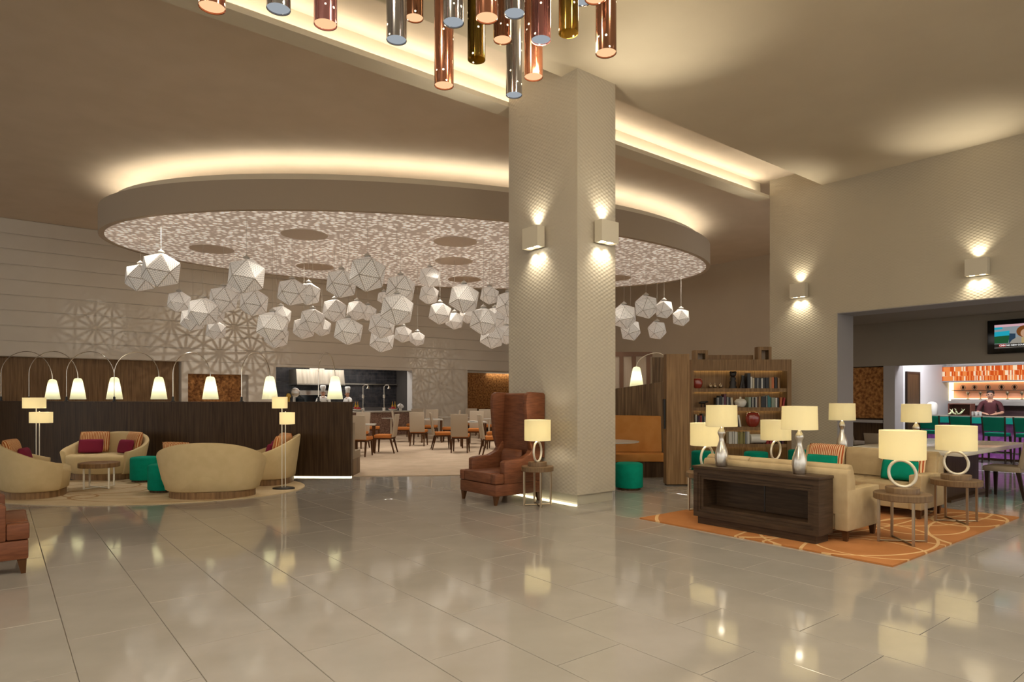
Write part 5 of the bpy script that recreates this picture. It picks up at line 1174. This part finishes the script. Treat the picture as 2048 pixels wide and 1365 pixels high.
# things on the bar
cr = thing('crate', 'open maroon wooden crate lying on the bar', 'crate', G(BU+0.3, v_on_u(1922, BU+0.3), 1.031), TH-R(90))
MB().box(-0.22, 0.22, 0.17, 0.19, 0, 0.27).build('back', 'crate', cr, smooth=0)
for nm, q in (('side', (-0.24, -0.22, -0.12, 0.19, 0, 0.27)), ('side', (0.22, 0.24, -0.12, 0.19, 0, 0.27)), ('top', (-0.24, 0.24, -0.12, 0.19, 0.27, 0.29)), ('bottom', (-0.22, 0.22, -0.12, 0.17, 0, 0.012))): MB().box(*q).build(nm, 'crate', cr, smooth=0)
for i, px in enumerate((1901, 1907.5, 1914, 1920.5)):
    p = G(BU+0.06, v_on_u(px, BU+0.06), 1.031)
    t = thing('leek_bundle', 'pale green leek on the bar before the crate, %s from left' % ORD[i], 'vegetable', p, R(97*i+15), 'leeks on the bar')
    MB().tube([(-0.06, 0, 0.03), (0.0, 0, 0.05), (0.05, 0, 0.11)], [0.022, 0.024, 0.018], 8).build('stalk', 'leek', t, smooth=180); MB().tube([(0.05, 0, 0.11), (0.09, 0.02, 0.16)], [0.014, 0.004], 6).tube([(0.05, 0, 0.11), (0.04, -0.03, 0.17)], [0.012, 0.004], 6).build('leaf', 'leek', t)
for i in range(5):
    px = 1946+i*4
    o = MB().lathe([(0.026, 0), (0.028, 0.004), (0.033, 0.10), (0.031, 0.10), (0.025, 0.008), (0.0005, 0.007)], 14, caps=False).build('tumbler', 'clear_glass', None, G(BU+0.25+0.09*(i % 2), v_on_u(px, BU+0.3), 1.031), smooth=70)
    tag(o, 'small clear tumbler on the bar left of the bartender, %s from left' % ORD[i], 'glass', 'tumblers on the bar')
cm = thing('drinks_urn', 'rounded silver urn at the left end of the bar', 'urn', G(BU+0.3, v_on_u(1864, BU+0.3), 1.031))
MB().lathe([(0.11, 0), (0.12, 0.02), (0.12, 0.26), (0.09, 0.31), (0.03, 0.33), (0.0005, 0.335)], 24).build('body', 'porcelain', cm, smooth=60); MB().tube([(-0.12, 0, 0.08), (-0.17, 0, 0.08), (-0.175, 0, 0.05)], 0.012).build('tap', 'steel', cm)
tr_ = thing('bar_tray', 'small tray held by the bartender', 'tray', G(18.66, v_on_u(1984, 18.66), 1.035), TH)
MB().box(-0.09, 0.09, -0.14, 0.14, 0.0, 0.012).build('base', 'dark_leg', tr_, smooth=0); MB().box(-0.09, 0.09, -0.14, -0.13, 0.012, 0.03).box(-0.09, 0.09, 0.13, 0.14, 0.012, 0.03).build('rim', 'dark_leg', tr_, smooth=0)

# ------------------------------------------------------------------ television
tvv = v_on_u(1975, U2-0.08)
tv = thing('television', 'wall-mounted television showing a news channel', 'television', G(U2, tvv, 2.39), TH-R(90))
TW, THh = 1.30, 0.70                               # local: x -> -v, y -> +u
MB().box(0, TW, -0.09, -0.02, 0, THh).build('case', 'screen_black', tv, bevel=0.008)
MB().box(0.3, 1.0, -0.02, 0.0, 0.15, 0.55).build('bracket', 'black_metal', tv, smooth=0)
x0, x1, z0, z1 = 0.125, TW-0.125, 0.10, THh-0.10
scr = MB().box(x0, x1, -0.093, -0.09, z0, z1).build('screen', 'tv_sky', tv, smooth=0)
def flat(nm, poly, m, d):
    n = len(poly); MB().add([(x, -0.093-d, z) for x, z in poly], [tuple(range(n))]).build(nm, m, scr, smooth=0)
flat('print', [(x0, z1-0.05), (x1, z1-0.05), (x1, z1), (x0, z1)], 'tv_pink', 0.0004)
flat('print', [(x0, z0+0.26), (x0+0.26, z0+0.27), (x0+0.26, z0+0.37), (x0, z0+0.35)], 'tv_cyan', 0.0004)
flat('print', [(x0, z0+0.40), (x0+0.14, z0+0.41), (x0+0.14, z0+0.45), (x0, z0+0.45)], 'tv_cyan', 0.0004)
flat('print', [(x0, z0+0.11), (x0+0.24, z0+0.11), (x0+0.26, z0+0.27), (x0, z0+0.26)], 'tv_green', 0.0004)
flat('print', [(x0+0.25, z0+0.11), (x0+0.36, z0+0.11), (x0+0.36, z0+0.30), (x0+0.25, z0+0.31)], 'tv_navy', 0.0004)
flat('print', [(x0+0.24, z0+0.08), (x0+0.30, z0+0.17), (x0+0.40, z0+0.235), (x0+0.62, z0+0.235), (x0+0.74, z0+0.16), (x0+0.78, z0+0.08)], 'tv_grey', 0.0006)
flat('print', [(x0+0.46, z0+0.08), (x0+0.58, z0+0.08), (x0+0.57, z0+0.23), (x0+0.46, z0+0.23)], 'tv_ochre', 0.0008)
def oval(cx, cz, rx, rz, n=20): return [(cx+rx*math.cos(2*math.pi*k/n), cz+rz*math.sin(2*math.pi*k/n)) for k in range(n)]
flat('print', oval(x0+0.51, z0+0.34, 0.135, 0.12), 'tv_hair', 0.0010)
flat('print', oval(x0+0.52, z0+0.30, 0.075, 0.085), 'tv_skin', 0.0012)
flat('print', [(x0, z0), (x1, z0), (x1, z0+0.10), (x0, z0+0.10)], 'tv_dark', 0.0012)
def text(s, x, z, size, m, nm='caption'):
    c = bpy.data.curves.new(nm, 'FONT'); c.body = s; c.size = size; c.extrude = 0.0; c.offset = 0.002; c.materials.append(MATS[m])
    tmp = bpy.data.objects.new(nm, c); COL.objects.link(tmp); dg = bpy.context.evaluated_depsgraph_get(); dg.update()
    me = bpy.data.meshes.new_from_object(tmp.evaluated_get(dg)); bpy.data.objects.remove(tmp); o = bpy.data.objects.new(nm, me); COL.objects.link(o); o.parent = scr; o.location = (x, -0.096, z); o.rotation_euler = (R(90), 0, 0)
flat('print', [(x0+0.08, z0+0.04), (x0+0.195, z0+0.04), (x0+0.195, z0+0.095), (x0+0.08, z0+0.095)], 'tv_red', 0.0016)
text('CNN', x0+0.088, z0+0.052, 0.046, 'tv_white', 'channel_mark'); text('NO NEW COUP', x0+0.205, z0+0.052, 0.043, 'tv_white')
flat('print', [(x0, z0+0.018), (x1, z0+0.018), (x1, z0+0.026), (x0, z0+0.026)], 'tv_grey', 0.0016)

# added bare spots: throw the pendants' hemp-leaf star pattern on the back wall
def pattern_spot(loc, target, energy, size, k):
    d = bpy.data.lights.new('added_pattern_spot', 'SPOT'); d.energy = energy; d.color = NEUT; d.spot_size = size; d.spot_blend = 1.0; d.shadow_soft_size = 0.0
    o = bpy.data.objects.new('added_pattern_spot', d); COL.objects.link(o); o.location = loc
    o.rotation_euler = (Vector(target)-Vector(loc)).to_track_quat('-Z', 'Y').to_euler()
    d.use_nodes = True; nt = d.node_tree; em = nt.nodes['Emission']; L = nt.links.new
    tc = nd(nt, 'ShaderNodeTexCoord'); sp = nd(nt, 'ShaderNodeSeparateXYZ'); L(tc.outputs['Normal'], sp.inputs[0])
    def mth(op, a, b=None):
        n = nd(nt, 'ShaderNodeMath', operation=op)
        for i, x in enumerate((a, b)):
            if x is None: continue
            if isinstance(x, (int, float)): n.inputs[i].default_value = x
            else: L(x, n.inputs[i])
        return n.outputs[0]
    X = mth('DIVIDE', sp.outputs[0], sp.outputs[2]); Y = mth('DIVIDE', sp.outputs[1], sp.outputs[2]); acc = None
    for i in range(6):
        a = R(30*i); kk = k if i % 2 == 0 else k*0.57735
        q = mth('ADD', mth('MULTIPLY', X, math.cos(a)*kk), mth('MULTIPLY', Y, math.sin(a)*kk))
        f = mth('ABSOLUTE', mth('SUBTRACT', mth('FRACT', mth('ADD', q, 100.5)), 0.5))
        w = mth('MULTIPLY', f, 1.0 if i % 2 == 0 else 1.732)
        acc = w if acc is None else mth('MINIMUM', acc, w)
    L(mth('MAXIMUM', mth('MINIMUM', mth('MULTIPLY', mth('SUBTRACT', acc, 0.05), 14.0), 1.0), 0.0), em.inputs['Strength'])
vt = VB
pattern_spot(G(u_on_v(520, 19.6), 19.6, 4.3), G(u_on_v(440, VB), VB, 2.9), 130, R(95), 6.5)
pattern_spot(G(u_on_v(300, 20.0), 20.0, 4.0), G(u_on_v(190, VB), VB, 3.5), 45, R(50), 6.5)
pattern_spot(G(u_on_v(880, 20.3), 20.3, 3.6), G(u_on_v(880, VB), VB, 1.9), 45, R(90), 6.5)
# faint glowing surfaces light the room only through what the rays happen to meet: keeps sampling on the real lamps
for n_ in MATS:
    if n_.startswith(('lattice', 'tube_', 'drum_', 'cone_', 'floor_shade', 'tv_', 'orange_tile', 'peach', 'blue_', 'gold_', 'lens')):
        MATS[n_].cycles.emission_sampling = 'NONE'
